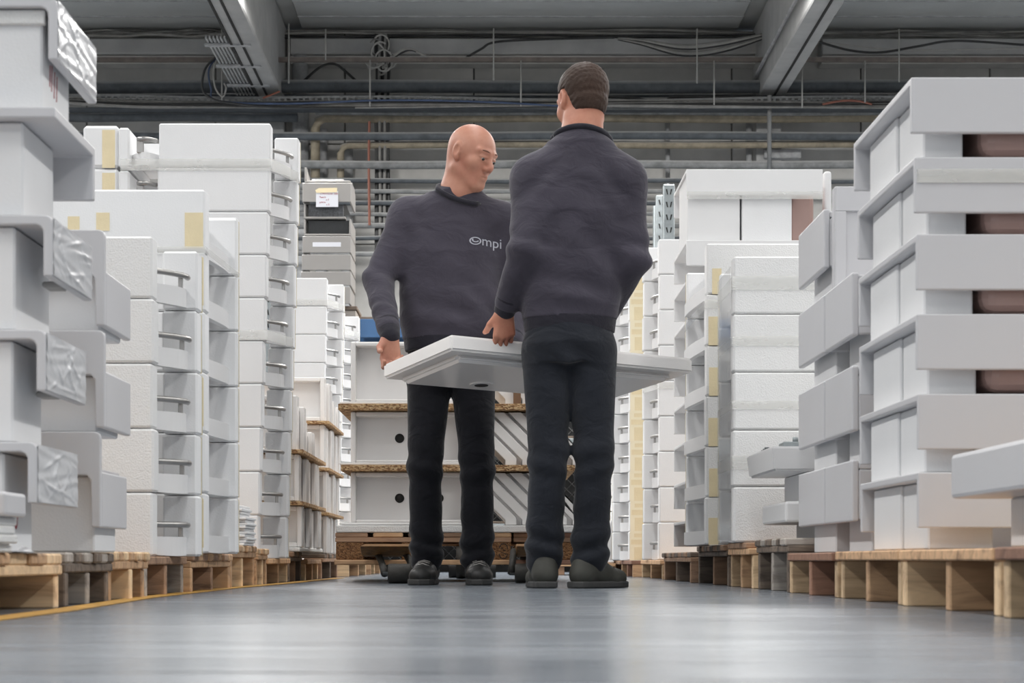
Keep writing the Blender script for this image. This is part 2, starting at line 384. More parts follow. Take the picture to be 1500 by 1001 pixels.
# floor marking along the stacks
pts = [(SX(px, 280.0 / (py - 820)), 280.0 / (py - 820)) for px, py in ((-60, 916), (94, 896), (216, 876.5), (340, 862.5), (420, 855.5), (500, 847.5))]
V = []; Fc = []
for i, (xx, yy) in enumerate(pts):
    V += [(xx + 0.018, yy, 0.001), (xx - 0.035, yy, 0.001), (xx - 0.035, yy, 0.003), (xx + 0.018, yy, 0.003)]
    if i:
        a = 4 * (i - 1); bq = 4 * i
        Fc += [(a, a + 1, bq + 1, bq), (a + 1, a + 2, bq + 2, bq + 1), (a + 2, a + 3, bq + 3, bq + 2), (a + 3, a, bq, bq + 3)]
o = world_mesh('floor_marking', V, Fc, 'yellow_line', kind='structure')
# ------------------------------------------------------------------ pipes, trays and cables on the end wall
def wall_pipe(py, px0, px1, dia, Yp, mat, label, group=None, sag=0.0, kind='pipe', drop=None, flat=False):
    z = SH(py, Yp); x0 = SX(px0, Yp); x1 = SX(px1, Yp); n = max(8, int(abs(x1 - x0) * 2))
    pts = []
    if drop and drop[0] == 'l':
        x0 += dia
        pts += [(x0 - dia, Yp, z - drop[1]), (x0 - dia, Yp, z - dia * 1.2), (x0 - dia * 0.7, Yp, z - dia * 0.35)]
    for k in range(n + 1):
        t = k / n
        pts.append((x0 + (x1 - x0) * t, Yp, z - sag * math.sin(math.pi * t) + 0.006 * math.sin(t * 17 + py)))
    if flat:
        o = box('wall_rail', (x0, x1), (Yp - dia / 2, Yp + dia / 2), (z - dia / 2, z + dia / 2), mat, None, 0.006)
    else:
        o = tube('wall_pipe', pts, dia / 2, mat, n=12)
    return tag(o, label, kind, group)
wall_pipe(87.5, -300, 1800, 0.048, 19.2, 'pipe_brown', 'thin square brownish rail, topmost run below the concrete ledge', flat=True)
wall_pipe(127, -300, 1800, 0.135, 19.5, 'pipe_dark', 'thickest dark pipe with dusty top just under the roof beams')
wall_pipe(141, -300, 1800, 0.032, 19.75, 'pipe_dark', 'slim dark pipe directly under the thickest pipe')
wall_pipe(171, -300, 436, 0.105, 19.55, 'pipe_dark', 'thick dark pipe that ends above the tall strapped stack')
wall_pipe(173, 462, 1800, 0.095, 19.6, 'pipe_yellow', 'yellowed lagged pipe below the cable tray with an elbow', drop=('l', 0.95))
wall_pipe(165.5, 462, 1800, 0.05, 19.54, 'pipe_grey', 'dusty grey pipe lying against the yellowed lagged pipe')
wall_pipe(199, -300, 1800, 0.085, 19.5, 'pipe_dark', 'dark grey dusty pipe level with the bald head')
wall_pipe(212, 499, 1800, 0.075, 19.6, 'pipe_yellow', 'second yellowed lagged pipe with an elbow beside the pale downpipes', drop=('l', 0.7))
wall_pipe(241, 385, 1800, 0.085, 19.5, 'pipe_grey', 'mid grey dusty pipe passing just over the grey basin stack')
wall_pipe(265, 430, 1800, 0.05, 19.55, 'pipe_dark', 'thin dark pipe level with the top of the steel uprights')
for k, (py, d, mt, dsc) in enumerate(((281, 0.045, 'pipe_grey', 'first'), (297, 0.05, 'pipe_dark', 'second'), (314, 0.04, 'pipe_grey', 'third'), (331, 0.055, 'pipe_grey', 'fourth'), (349, 0.045, 'pipe_dark', 'fifth'), (372, 0.05, 'pipe_grey', 'lowest'))):
    wall_pipe(py, 430, 1020, d, 19.55, mt, dsc + ' of the thin low pipes between the grey basin stack and steel uprights', 'thin low pipes on the end wall')
# pale vertical downpipes
def down(px, dia, py0, py1, Yp, mat, label, name='downpipe', cat='pipe'):
    x = SX(px, Yp); return tag(tube(name, [(x, Yp, 0.0), (x, Yp, SH((py0 + py1) / 2, Yp)), (x, Yp, SH(py0, Yp))], dia / 2, mat, n=12), label, cat)
down(440, 0.17, 76, 560, 19.85, 'pipe_pale', 'wide pale downpipe nearest the tall strapped stack')
down(471, 0.12, 190, 560, 19.85, 'pipe_pale', 'pale downpipe under the elbow of the upper yellowed pipe')
down(508, 0.13, 218, 560, 19.85, 'pipe_pale', 'pale downpipe under the elbow of the lower yellowed pipe')
down(1127, 0.045, 140, 560, 19.3, 'pipe_dark', 'slim dark upright post crossing the pipes over the boxed stack')
down(978, 0.05, 175, 560, 19.8, 'pipe_pale', 'slim pale upright pipe behind the steel uprights')
down(1097, 0.06, 175, 560, 19.8, 'pipe_pale', 'pale upright conduit left of the slim dark post')
box_o = box('junction_box', (SX(1118, 19.8), SX(1172, 19.8)), (19.72, 19.95), (SH(234, 19.8), SH(221, 19.8)), 'pipe_pale', None, 0.006)
tag(box_o, 'flat pale wall box between the pipes beside the slim dark post', 'box')
for px, py0, py1, lb in ((325, 45, 150, 'thin steel hanger rod by the roof beam over the strapped stack'), (423, 35, 122, 'thin steel hanger rod meeting the thickest pipe'),
                         (542, 88, 156, 'thin steel hanger rod beside the cable riser'), (723, 42, 118, 'thin steel hanger rod above the bald head'),
                         (763, 95, 156, 'thin steel hanger rod between the two heads'), (1021, 42, 122, 'thin steel hanger rod by the sagging cable loop'),
                         (1046, 97, 154, 'short thin hanger rod under the square rail'), (1267, 97, 150, 'thin hanger rod above the front stack with long aprons'),
                         (1317, 45, 120, 'thin hanger rod in the bay beyond the second roof beam'), (1175, 115, 158, 'thin hanger rod at the end of the second roof beam'),
                         (477, 45, 88, 'short hanger rod between the ledge beam and square rail')):
    Yh = 19.178; x = SX(px, Yh)
    tag(tube('hanger_rod', [(x, Yh, SH(py1, Yh)), (x, Yh, SH(min(py0, 89 if py0 > 80 else py0 if py0 > 45 else 42.5), Yh))], 0.008, 'cable_pale', n=6), lb, 'rod')
# perforated cable tray
ct = thing('cable_tray', 'perforated steel cable tray sagging across the end wall', 'cable tray', (0, 19.4, SH(160, 19.4)))
def tray_z(x):
    return SH(157, 19.4) + 0.05 * math.exp(-((x + 3.8) / 1.0) ** 2) - 0.02 * math.sin(x * 1.3)
segx = np.linspace(-5.5, 6.5, 49); gs = [[], [], []]
for i in range(48):
    a, b_ = segx[i], segx[i + 1]; za, zb = tray_z(a), tray_z(b_)
    for zlo, zhi, col in ((0.052, 0.075, 0), (-0.028, -0.005, 1)):
        V = [(a, 19.3, za + zlo), (b_, 19.3, zb + zlo), (b_, 19.3, zb + zhi), (a, 19.3, za + zhi), (a, 19.31, za + zlo), (b_, 19.31, zb + zlo), (b_, 19.31, zb + zhi), (a, 19.31, za + zhi)]
        gs[col].append((V, [(0, 1, 2, 3), (7, 6, 5, 4), (0, 4, 5, 1), (3, 2, 6, 7), (0, 3, 7, 4), (1, 5, 6, 2)]))
    for q in range(4):
        xx = a + (b_ - a) * (q + 0.5) / 4; zz = tray_z(xx)
        gs[2].append(box_geo((xx - 0.012, xx + 0.012), (19.302, 19.308), (zz - 0.01, zz + 0.056)))
        gs[2].append(box_geo((xx - 0.03, xx + 0.03), (19.302, 19.308), (zz + 0.018, zz + 0.03)))
for nm, g in (('upper_flange', gs[0]), ('lower_flange', gs[1])):
    V, Fc = join_geo(g); world_mesh(nm, V, Fc, 'pipe_grey', ct)
V, Fc = join_geo(gs[2]); world_mesh('perforated_web', V, Fc, 'pipe_grey', ct, kind='stuff')
world_mesh('tray_floor', *box_geo((-5.5, 6.5), (19.31, 19.5), (SH(160, 19.4) - 0.012, SH(160, 19.4) - 0.004)), 'pipe_dark', ct)

def cable(pts, rad, mat, label, group=None, smooth=6):
    P = []
    pts = [Vector(p) for p in pts]
    for i in range(len(pts) - 1):
        p0 = pts[max(i - 1, 0)]; p1 = pts[i]; p2 = pts[i + 1]; p3 = pts[min(i + 2, len(pts) - 1)]
        for k in range(smooth):
            t = k / smooth
            P.append(0.5 * ((2 * p1) + (p2 - p0) * t + (2 * p0 - 5 * p1 + 4 * p2 - p3) * t * t + (3 * p1 - p0 - 3 * p2 + p3) * t ** 3))
    P.append(pts[-1])
    return tag(tube('cable', P, rad, mat, n=5), label, 'cable', group)
def PX(px, py, Y): return (SX(px, Y), Y, SH(py, Y))
rc = random.Random(3)
# bunched cables under the ceiling
for a, b_, tagname in ((110, 330, 'in the bay over the near stacks'), (402, 1130, 'in the middle bay above both men'), (1205, 1560, 'in the bay beyond the second roof beam')):
    for k in range(7 if a == 402 else 5):
        n = 9; ph = rc.uniform(0, 6); base = 45.5 + k * 1.5 + (2 if a == 1205 else 0)
        pts = [PX(a + (b_ - a) * i / n, base + 2.2 * math.sin(i * 1.3 + ph) + rc.uniform(-1.2, 1.2), 19.90 - 0.022 * k) for i in range(n + 1)]
        cable(pts, rc.choice((0.009, 0.011, 0.014)), rc.choice(('cable_grey', 'cable_black', 'cable_pale', 'cable_grey')), 'thin bunched cable at the ceiling edge ' + tagname, 'cables along the ceiling edge ' + tagname)
for k in range(6):
    d = 60 + k * 3.2
    cable([PX(905, 56 + k * 0.4, 19.35), PX(940, 58 + k * 1.6, 19.33), PX(1000, d + 6, 19.3), PX(1060, d, 19.3), PX(1132, 47 + k, 19.3)], 0.009, ('cable_grey', 'cable_pale', 'cable_black')[k % 3], 'thin cable in the sagging loop left of the second roof beam', 'sagging cable loop')
cable([PX(1200, 62, 19.3), PX(1245, 74, 19.3), PX(1290, 77, 19.3), PX(1345, 68, 19.3), PX(1400, 60, 19.3), PX(1500, 66, 19.3)], 0.013, 'cable_black', 'black cable drooping over the front stack with long aprons')
cable([PX(1205, 62, 19.32), PX(1300, 72, 19.32), PX(1380, 73, 19.32), PX(1500, 71, 19.32)], 0.007, 'cable_pale', 'fine pale cable below the drooping black cable')
cable([PX(446, 118, 19.6), PX(470, 98, 19.6), PX(490, 94, 19.6), PX(505, 104, 19.6), PX(522, 119, 19.6)], 0.014, 'cable_black', 'black cable arching over the thickest pipe by the wide downpipe')
cable([PX(677, 88, 19.6), PX(705, 72, 19.58), PX(725, 62, 19.56), PX(790, 58, 19.56), PX(900, 55, 19.56)], 0.013, 'cable_black', 'black cable climbing from the square rail to the ceiling bunch')
cable([PX(560, 100, 19.5), PX(585, 76, 19.5), PX(602, 72, 19.5), PX(622, 82, 19.5), PX(634, 88, 19.5)], 0.014, 'cable_pale', 'pale cable arching to the square rail beside the riser')
cable([PX(562, 95, 19.5), PX(588, 78, 19.5), PX(604, 74, 19.5), PX(626, 84, 19.5)], 0.010, 'cable_black', 'black cable arching beside the pale one at the riser')
cable([PX(318, 82, 19.1), PX(301, 100, 19.1), PX(296, 128, 19.1), PX(306, 142, 19.1), PX(330, 150, 19.1), PX(400, 157, 19.15), PX(520, 158, 19.2)], 0.012, 'cable_black', 'black cable dropping from the beam ladder into the tray')
cable([PX(320, 80, 19.12), PX(306, 102, 19.12), PX(309, 130, 19.12), PX(320, 148, 19.12), PX(420, 152, 19.15), PX(560, 147, 19.15), PX(700, 149, 19.15), PX(830, 156, 19.2)], 0.010, 'cable_blue', 'blue cable dropping from the beam ladder and along the tray')
cable([PX(322, 80, 19.14), PX(313, 100, 19.14), PX(315, 128, 19.14), PX(326, 142, 19.14), PX(331, 130, 19.14), PX(328, 122, 19.14)], 0.009, 'cable_pale', 'pale cable loop hanging from the beam ladder')
for k in range(9):
    n = 12; ph = rc.uniform(0, 6)
    pts = [PX(90 + 1300 * i / n, 149 + k * 0.9 + 2.0 * math.sin(i * 0.8 + ph) + (-5 if i in (0,) else 0), 19.28 - 0.01 * k) for i in range(n + 1)]
    cable(pts, rc.choice((0.009, 0.012, 0.015)), rc.choice(('cable_grey', 'cable_black', 'cable_grey', 'cable_black')), 'long cable lying in the perforated tray among its like', 'cables lying in the tray')
cable([PX(385, 144, 19.2), PX(400, 138, 19.2), PX(410, 134, 19.2)], 0.010, 'cable_red', 'short orange cable end sticking up from the tray')
cable([PX(1205, 153, 19.2), PX(1225, 149, 19.2), PX(1245, 147.5, 19.2), PX(1262, 149, 19.2), PX(1277, 153, 19.2)], 0.011, 'cable_red', 'red cable bowing up from the tray by the front stack')
cable([PX(978, 150, 19.4), PX(982, 143.5, 19.4), PX(1000, 142.5, 19.4), PX(1180, 142, 19.4), PX(1300, 141, 19.4)], 0.018, 'cable_black', 'black conduit with a bent end above the tray')
cable([PX(850, 142, 19.4), PX(915, 143, 19.4), PX(950, 148, 19.4), PX(985, 154, 19.4)], 0.017, 'cable_black', 'black conduit sloping down beside the brown-haired head')
# dark cable riser
for k in range(8):
    x = 551 + k * 2.6
    pts = [PX(x + rc.uniform(-1, 1), y_, 19.62 - 0.02 * (k % 3)) for y_ in (50, 75, 100, 130, 170, 230, 300, 400)]
    cable(pts, 0.016, ('cable_black', 'cable_black', 'cable_grey')[k % 3], 'vertical cable in the dark riser beside the arched cables', 'cables of the dark riser')
cable([PX(541, 178, 19.5), PX(540, 240, 19.5), PX(541, 330, 19.5)], 0.014, 'cable_red', 'orange vertical cable beside the dark riser')
for k in range(10):
    cx_, cy_ = 548 + rc.uniform(-4, 22), 62 + rc.uniform(0, 36); r0 = rc.uniform(8, 20)
    a0 = rc.uniform(0, 6)
    pts = [PX(cx_ + r0 * math.cos(a0 + i * 0.7) * 0.8, cy_ + r0 * math.sin(a0 + i * 0.7), 19.45 - 0.012 * k) for i in range(rc.randint(5, 8))]
    cable(pts, 0.009, rc.choice(('cable_pale', 'cable_grey', 'cable_pale')), 'loose looped cable in the tangle at the riser head', 'tangled cables at the riser head')

# ------------------------------------------------------------------ pallets
def pallet(s, xe, y0, y1, h, kind, mats, label, W=0.95, nb=7):
    """s=-1 stands on the camera's left of the aisle, +1 on its right; xe is its aisle edge"""
    X = lambda u: xe + s * u
    cat = 'pallet'
    t = thing('pallet', label, cat, (X(W / 2), (y0 + y1) / 2, 0), 'wooden pallets under the stacks')
    th = 0.036; hs = h - (0.022 if kind == 'A' else 0.043)
    for k, yy in enumerate((y0, (y0 + y1) / 2 - th / 2, y1 - th)):
        j = R.uniform(0, 0.012)
        box('stringer', (X(j), X(W - j)), (yy, yy + th), (0, hs), mats[k % len(mats)], t, 0.003)
    if kind == 'A':
        n = 6; wb_ = W / n
        for k in range(n):
            box('deck_board', (X(k * wb_ + (0 if k else -0.004)), X((k + 1) * wb_ - 0.02)), (y0 - 0.003, y1 + 0.003), (hs, h), mats[(k + 1) % len(mats)], t, 0.003)
    else:
        for u0 in (0.0, W / 2 - 0.05, W - 0.1):
            box('lead_board', (X(u0), X(u0 + 0.1)), (y0, y1), (hs, hs + 0.02), mats[0], t, 0.003)
        pw = (y1 - y0) / nb
        for k in range(nb):
            box('deck_board', (X(-R.uniform(0.0, 0.012)), X(W)), (y0 + k * pw + 0.006, y0 + (k + 1) * pw - 0.006), (hs + 0.02, h), mats[(k + 1) % len(mats)], t, 0.004)
    return t
pallet(-1, -0.885, 2.75, 3.93, 0.112, 'B', ['wood', 'wood_tan'], 'pale wooden pallet under the film-wrapped basins, with plastic scraps on it', nb=8)
pallet(-1, -0.895, 4.00, 4.50, 0.115, 'B', ['wood_dark', 'wood_grey'], 'weathered dark pallet under the two bare grey apron basins', nb=6)
pallet(-1, -0.90, 4.53, 4.99, 0.119, 'B', ['wood_tan', 'wood'], 'short tan pallet with a row of seven board ends', nb=7)
pallet(-1, -0.91, 5.04, 5.66, 0.108, 'A', ['wood_grey', 'wood_brown'], 'grey-edged pallet under the low stack with towel rails')
pallet(-1, -0.90, 5.70, 6.56, 0.118, 'B', ['wood_tan', 'wood_brown'], 'brown pallet under the stack with the wide taped top', nb=8)
pallet(-1, -0.905, 6.62, 7.30, 0.150, 'B', ['wood_tan', 'wood'], 'raised tan pallet carrying the foam offcuts', nb=6)
pallet(-1, -0.90, 7.34, 7.64, 0.142, 'B', ['wood_tan', 'wood'], 'narrow tan pallet between foam offcuts and tall strapped stack', nb=4)
pallet(-1, -0.90, 7.66, 8.46, 0.104, 'A', ['wood', 'wood_tan'], 'pale pallet under the tall strapped stack')
pallet(-1, -0.90, 8.50, 9.02, 0.135, 'B', ['wood_dark', 'wood_brown'], 'dark pallet under the front tiers of upright trays', nb=5)
pallet(-1, -0.88, 9.05, 9.75, 0.100, 'A', ['wood', 'wood_tan'], 'pale low pallet under the white foam base of the upright trays')
pallet(-1, -0.87, 9.80, 10.75, 0.130, 'B', ['wood_brown', 'wood_dark'], 'dark brown pallet under the rear tiers of upright trays', nb=6)
pallet(-1, -0.82, 11.0, 12.4, 0.092, 'A', ['wood', 'wood_tan'], 'low pale pallet under the first of two distant rail stacks')
pallet(-1, -0.80, 12.6, 13.6, 0.092, 'A', ['wood_tan', 'wood'], 'low pale pallet under the most distant rail stack')

pallet(1, 0.86, 2.2, 3.26, 0.121, 'A', ['wood_brown', 'wood_red', 'wood'], 'brown pallet under the low basin nearest the camera', W=1.1)
pallet(1, 0.875, 3.34, 4.10, 0.120, 'A', ['wood', 'wood_tan'], 'pale pallet under the front half of the long apron stack', W=1.1)
pallet(1, 0.88, 4.14, 4.89, 0.120, 'A', ['wood', 'wood_tan'], 'pale pallet with a round knot, under the rear of the long apron stack', W=1.1)
pallet(1, 0.88, 4.95, 5.68, 0.118, 'A', ['wood', 'wood_red'], 'pale pallet with reddish stringer under the facing apron panels', W=1.1)
pallet(1, 0.885, 5.74, 6.42, 0.165, 'B', ['wood_dark', 'wood_grey'], 'tall weathered grey pallet under the protruding basin ends', W=1.1, nb=6)
pallet(1, 0.87, 6.48, 7.04, 0.138, 'A', ['wood', 'wood_tan'], 'pale pallet under the big foam stack, with a brown board on top', W=1.1)
pallet(1, 0.865, 7.08, 8.05, 0.155, 'B', ['wood_dark', 'wood_brown'], 'dark brown pallet below the masking tape stack', nb=8)
pallet(1, 0.84, 8.12, 9.40, 0.132, 'B', ['wood_brown', 'wood_dark'], 'dark brown pallet below the shelf-like channel stack', nb=9)
pallet(1, 0.835, 9.5, 10.75, 0.096, 'A', ['wood', 'wood_tan'], 'low pale pallet under the white stack right of the yellow tape')
pallet(1, 0.79, 10.85, 11.75, 0.094, 'A', ['wood_tan', 'wood_red'], 'low reddish pallet under the yellow taped stack')
pallet(1, 0.79, 11.85, 12.8, 0.092, 'A', ['wood', 'wood_brown'], 'low pale pallet at the far end past the yellow taped stack')
o = box('loose_board', (0.862, 1.2), (6.52, 7.02), (0.1385, 0.158), 'wood_brown', None, 0.003); tag(o, 'loose dark brown board lying on the pale pallet under the big foam stack', 'board')
# ------------------------------------------------------------------ foam-packed basins
def bow_mesh(name, X, y0, y1, z0, z1, u_of_t, th, mat, parent, n=10, sag=0.0, rot=None):
    """curved front: u_of_t gives how far it lies in from the aisle edge along its length"""
    V = []; Fc = []
    for k in range(n + 1):
        t = k / n; u = u_of_t(t); yy = y0 + (y1 - y0) * t; dz = sag * math.sin(math.pi * t)
        V += [(X(u), yy, z0 - dz), (X(u + th), yy, z0 - dz), (X(u + th), yy, z1), (X(u), yy, z1)]
        if k:
            a = 4 * (k - 1); b_ = 4 * k
            for q in range(4): Fc.append((a + q, a + (q + 1) % 4, b_ + (q + 1) % 4, b_ + q))
    Fc += [(3, 2, 1, 0), tuple(4 * n + q for q in range(4))]
    return world_mesh(name, V, Fc, mat, parent)

def foam_pack(s, xe, y0, y1, z0, z1, W, label, group, rail=True, ft=0.08, rt=0.07, back=-0.05, bow=0.06, tapes=(), side_tape=False, rear=True, foam='foam', name='packed_washbasin', glue=True):
    X = lambda u: xe + s * u
    t = thing(name, label, 'washbasin', (X(W / 2), (y0 + y1) / 2, z0), group)
    h = z1 - z0; g = 0.0012
    box('front_foam_block', (X(0), X(W)), (y0, y0 + ft), (z0 + g, z1 - g), foam, t, 0.006)
    if rear:
        box('rear_foam_block', (X(back), X(back + 0.10)), (y1 - rt, y1), (z0 + g, z1 - g), 'foam', t, 0.006)
        if glue: box('glue_strip', (X(back - 0.001), X(back + 0.02)), (y1 - 0.0005, y1 + 0.003), (z0 + 0.004, z1 - 0.004), 'tape_edge', t, 0)
    ya, yb = y0 + ft, (y1 - rt if rear else y1)
    lh = min(0.05, h * 0.3); zb = z0 + 0.006
    uf = lambda q: 0.028 - bow * math.sin(1.9 * q)
    bow_mesh('basin_apron', X, ya, yb, zb, zb + lh, uf, 0.022, 'basin', t, sag=0.004)
    box('basin_deck', (X(0.04), X(W)), (ya, yb), (zb + lh - 0.02, zb + lh - 0.004), 'basin', t, 0.002)
    box('recess_wall', (X(0.125), X(0.15)), (ya, yb), (zb + lh - 0.004, z1 - g), 'basin', t, 0)
    box('foam_strip', (X(0.095), X(0.125)), (ya, yb), (z1 - h * 0.24, z1 - g), foam, t, 0.003)
    if rail:
        zr = z0 + lh + 0.040
        P = []
        for k in range(11):
            q = 0.02 + 0.86 * k / 10; P.append((X(uf(q) - 0.004), ya + (yb - ya) * q, zr))
        rads = [0.0085] * 11; rads[-1] = 0.004; P.append((P[-1][0], P[-1][1] + 0.002, zr)); rads.insert(0, 0.0085)
        rl = tube('towel_rail', P, rads, 'metal', t, 8)
        for q in (0.68,):
            yy = ya + (yb - ya) * q
            box('rail_post', (X(uf(q) + 0.002), X(uf(q) + 0.014)), (yy - 0.009, yy + 0.009), (zb + lh - 0.003, zr), 'metal', t, 0.002)
    else:
        box('foam_lug', (X(0.02), X(0.09)), (ya, ya + 0.05), (zb + lh - 0.004, zb + lh + 0.045), 'foam', t, 0.008)
    for tp in tapes:
        u0, u1, a, b_ = tp[:4]; e = 0.0008 if len(tp) > 4 else 0.0014
        box('masking_tape', (X(u0), X(u1)), (y0 - e, y0 + 0.0004), (z0 + a * h, z0 + b_ * h), tp[4] if len(tp) > 4 else 'tape', t, 0)
    return t

# low stack with towel rails (five layers)
zs = [0.985, 0.814, 0.637, 0.459, 0.284, 0.108]
for i in range(5):
    foam_pack(-1, -0.93 + 0.004 * (i % 2) , 5.22, 5.56, zs[i + 1], zs[i], 0.62, '%s railed foam-packed washbasin in the low stack beside bare apron basins' % ordn(i, 5), 'low stack of railed washbasins', back=-0.084 + 0.006 * (i % 2), rt=0.085, foam='foam_rough', bow=0.084)
# stack with wide taped top (six layers, no rails)
zs = [SH(p, 5.7) for p in (275, 367, 455, 544, 633, 722)] + [0.118]
for i in range(6):
    foam_pack(-1, -0.862, 5.72, 6.26, zs[i + 1], zs[i], 0.75, '%s foam-packed washbasin of the stack with the wide taped top board' % ordn(i, 6), 'stack of railless washbasins', rail=False, back=-0.03, bow=0.035, ft=0.09, rt=0.05, foam='foam',
              tapes=((0.005, 0.06, 0.05, 0.62), (0.285, 0.325, 0.33, 0.62), (0.375, 0.41, 0.33, 0.56)) if i == 0 else (((0.004, 0.03, 0.1, 0.9),) if i in (1, 3, 5) else ()))
o = box('foam_board', (-1.02, -0.845), (6.30, 6.34), (0.1185, SH(319, 6.3)), 'foam'); tag(o, 'upright white foam board behind the wide taped top board', 'foam board')
# tall strapped stack (ten layers, with railed layers behind facing the camera)
zs = [SH(p, 7.7) for p in (180, 245, 310, 373, 436, 499, 562, 626, 691, 755)] + [0.104]
for i in range(10):
    lean = 0.006 * (9 - i)
    foam_pack(-1, -0.945 + 0.0055 * (9 - i), 7.70, 8.05, zs[i + 1], zs[i] , 0.45, '%s railed foam-packed washbasin in the tall strapped stack by grey basins' % ordn(i, 10), 'tall strapped stack of washbasins', back=-0.085, bow=0.085, rt=0.085)
def cam_pack(x0, x1, y0, y1, z0, z1, fx, label, group, tape=True):
    """the same package turned so that its open side faces along the aisle"""
    t = thing('packed_washbasin', label, 'washbasin', ((x0 + x1) / 2, (y0 + y1) / 2, z0), group)
    h = z1 - z0
    box('side_foam_block', (x0, x0 + fx), (y0, y1), (z0 + 0.001, z1 - 0.001), 'foam', t, 0.012)
    box('inner_foam_strip', (x0 + fx, x0 + fx + 0.045), (y0 - 0.01, y1), (z0 + 0.001, z1 - 0.012), 'foam', t, 0.008)
    xa, xb = x0 + fx + 0.045, x1
    V = []; Fc = []; n = 10
    for k in range(n + 1):
        q = k / n; yy = y0 + 0.05 - 0.06 * math.sin(math.pi * q); xx = xa + (xb - xa) * q
        V += [(xx, yy, z0 + 0.01), (xx, yy + 0.022, z0 + 0.01), (xx, yy + 0.022, z0 + 0.062), (xx, yy, z0 + 0.062)]
        if k:
            a = 4 * (k - 1); b_ = 4 * k
            for p in range(4): Fc.append((a + p, a + (p + 1) % 4, b_ + (p + 1) % 4, b_ + p))
    Fc += [(3, 2, 1, 0), tuple(4 * n + q for q in range(4))]
    world_mesh('basin_apron', V, Fc, 'basin', t)
    box('basin_deck', (xa, xb), (y0 + 0.06, y1), (z0 + 0.045, z0 + 0.06), 'basin', t, 0.002)
    box('recess_wall', (xa, xb), (y0 + 0.3, y0 + 0.33), (z0 + 0.06, z1 - 0.01), 'basin', t, 0)
    zr = z0 + 0.115
    P = [(xa + (xb - xa) * (0.3 + 0.6 * k / 8), y0 + 0.045 - 0.06 * math.sin(math.pi * (0.3 + 0.6 * k / 8)), zr) for k in range(9)]
    tube('towel_rail', P, 0.0095, 'metal', t, 8)
    box('rail_post', (P[1][0] - 0.014, P[1][0] + 0.014), (P[1][1] + 0.002, P[1][1] + 0.014), (z0 + 0.06, zr), 'metal', t, 0.002)
    if tape: box('masking_tape', (x0 + 0.078, x0 + 0.13), (y0 - 0.0012, y0 + 0.0004), (z0 + 0.0 * h, z1 - 0.02), 'tape', t, 0)
    return t
zt = [SH(182, 7.7), SH(245, 7.7), SH(310, 7.7), SH(373, 7.7), SH(436, 7.7), SH(499, 7.7), SH(562, 7.7), SH(626, 7.7), SH(691, 7.7), SH(755, 7.7), 0.104]
for i in range(10):
    if i < 3 or i == 9 or True:
        cam_pack(-1.655, -1.352, 7.715, 8.17, zt[i + 1], zt[i], 0.145, '%s foam-packed washbasin facing the camera, left half of the tall strapped stack' % ordn(i, 10), 'camera-facing half of the tall strapped stack', tape=i < 2)
def strap(label, x0, x1, yf, yr, z0, z1, s, xr=None, slope=0.0):
    """clear tape across a front and on along the aisle side, given as one thin bent strip"""
    e = 0.003; xs = x1; xr = xr if xr is not None else x1
    V = [(x0, yf - e, z0), (x1 - s * e, yf - e, z0), (x1 - s * e, yf - e, z1), (x0, yf - e, z1), (xr - s * e, yr, z0 + slope), (xr - s * e, yr, z1 + slope)]
    Fc = [(0, 1, 2, 3), (1, 4, 5, 2)]
    V += [(a, b_ + 0.0012, c) for a, b_, c in V]
    Fc += [(9, 8, 7, 6), (8, 11, 10, 7), (0, 6, 7, 1), (1, 7, 10, 4), (3, 2, 8, 9), (2, 5, 11, 8), (0, 3, 9, 6), (4, 10, 11, 5)]
    return tag(world_mesh('packing_tape', V, Fc, 'strap'), label, 'packing tape')
strap('wide clear packing tape around the top of the tall strapped stack', -1.50, -0.895, 7.697, 7.97, SH(250, 7.7), SH(233, 7.7), -1, -0.812)
strap('wide clear packing tape around the middle of the tall strapped stack', -1.05, -0.912, 7.697, 7.97, SH(498, 7.7), SH(484, 7.7), -1, -0.836)
strap('clear packing tape around the wide taped top board', -1.6, -0.862, 5.716, 6.26, SH(370, 5.7), SH(360, 5.7), -1, -0.832)

# two distant rail stacks
for (yy, xe, top, nm) in ((11.7, -1.06, 1.826, 'nearer of two distant rail stacks'), (13.0, -1.055, 1.79, 'most distant rail stack')):
    hh = (top - 0.092) / 10
    for i in range(10):
        foam_pack(-1, xe - 0.0 + 0.005 * (9 - i), yy, yy + 0.36, top - hh * (i + 1), top - hh * i, 0.34, '%s foam-packed washbasin with towel rail in the %s' % (ordn(i, 10), nm), nm, back=-0.08, bow=0.078, rt=0.085)
strap('clear packing tape around the nearer of two distant rail stacks', -1.25, -1.015, 11.697, 11.98, SH(447, 11.7), SH(439, 11.7), -1, -0.938)
strap('clear packing tape around the most distant rail stack', -1.25, -1.01, 12.997, 13.28, SH(489, 13.0), SH(481, 13.0), -1, -0.932)

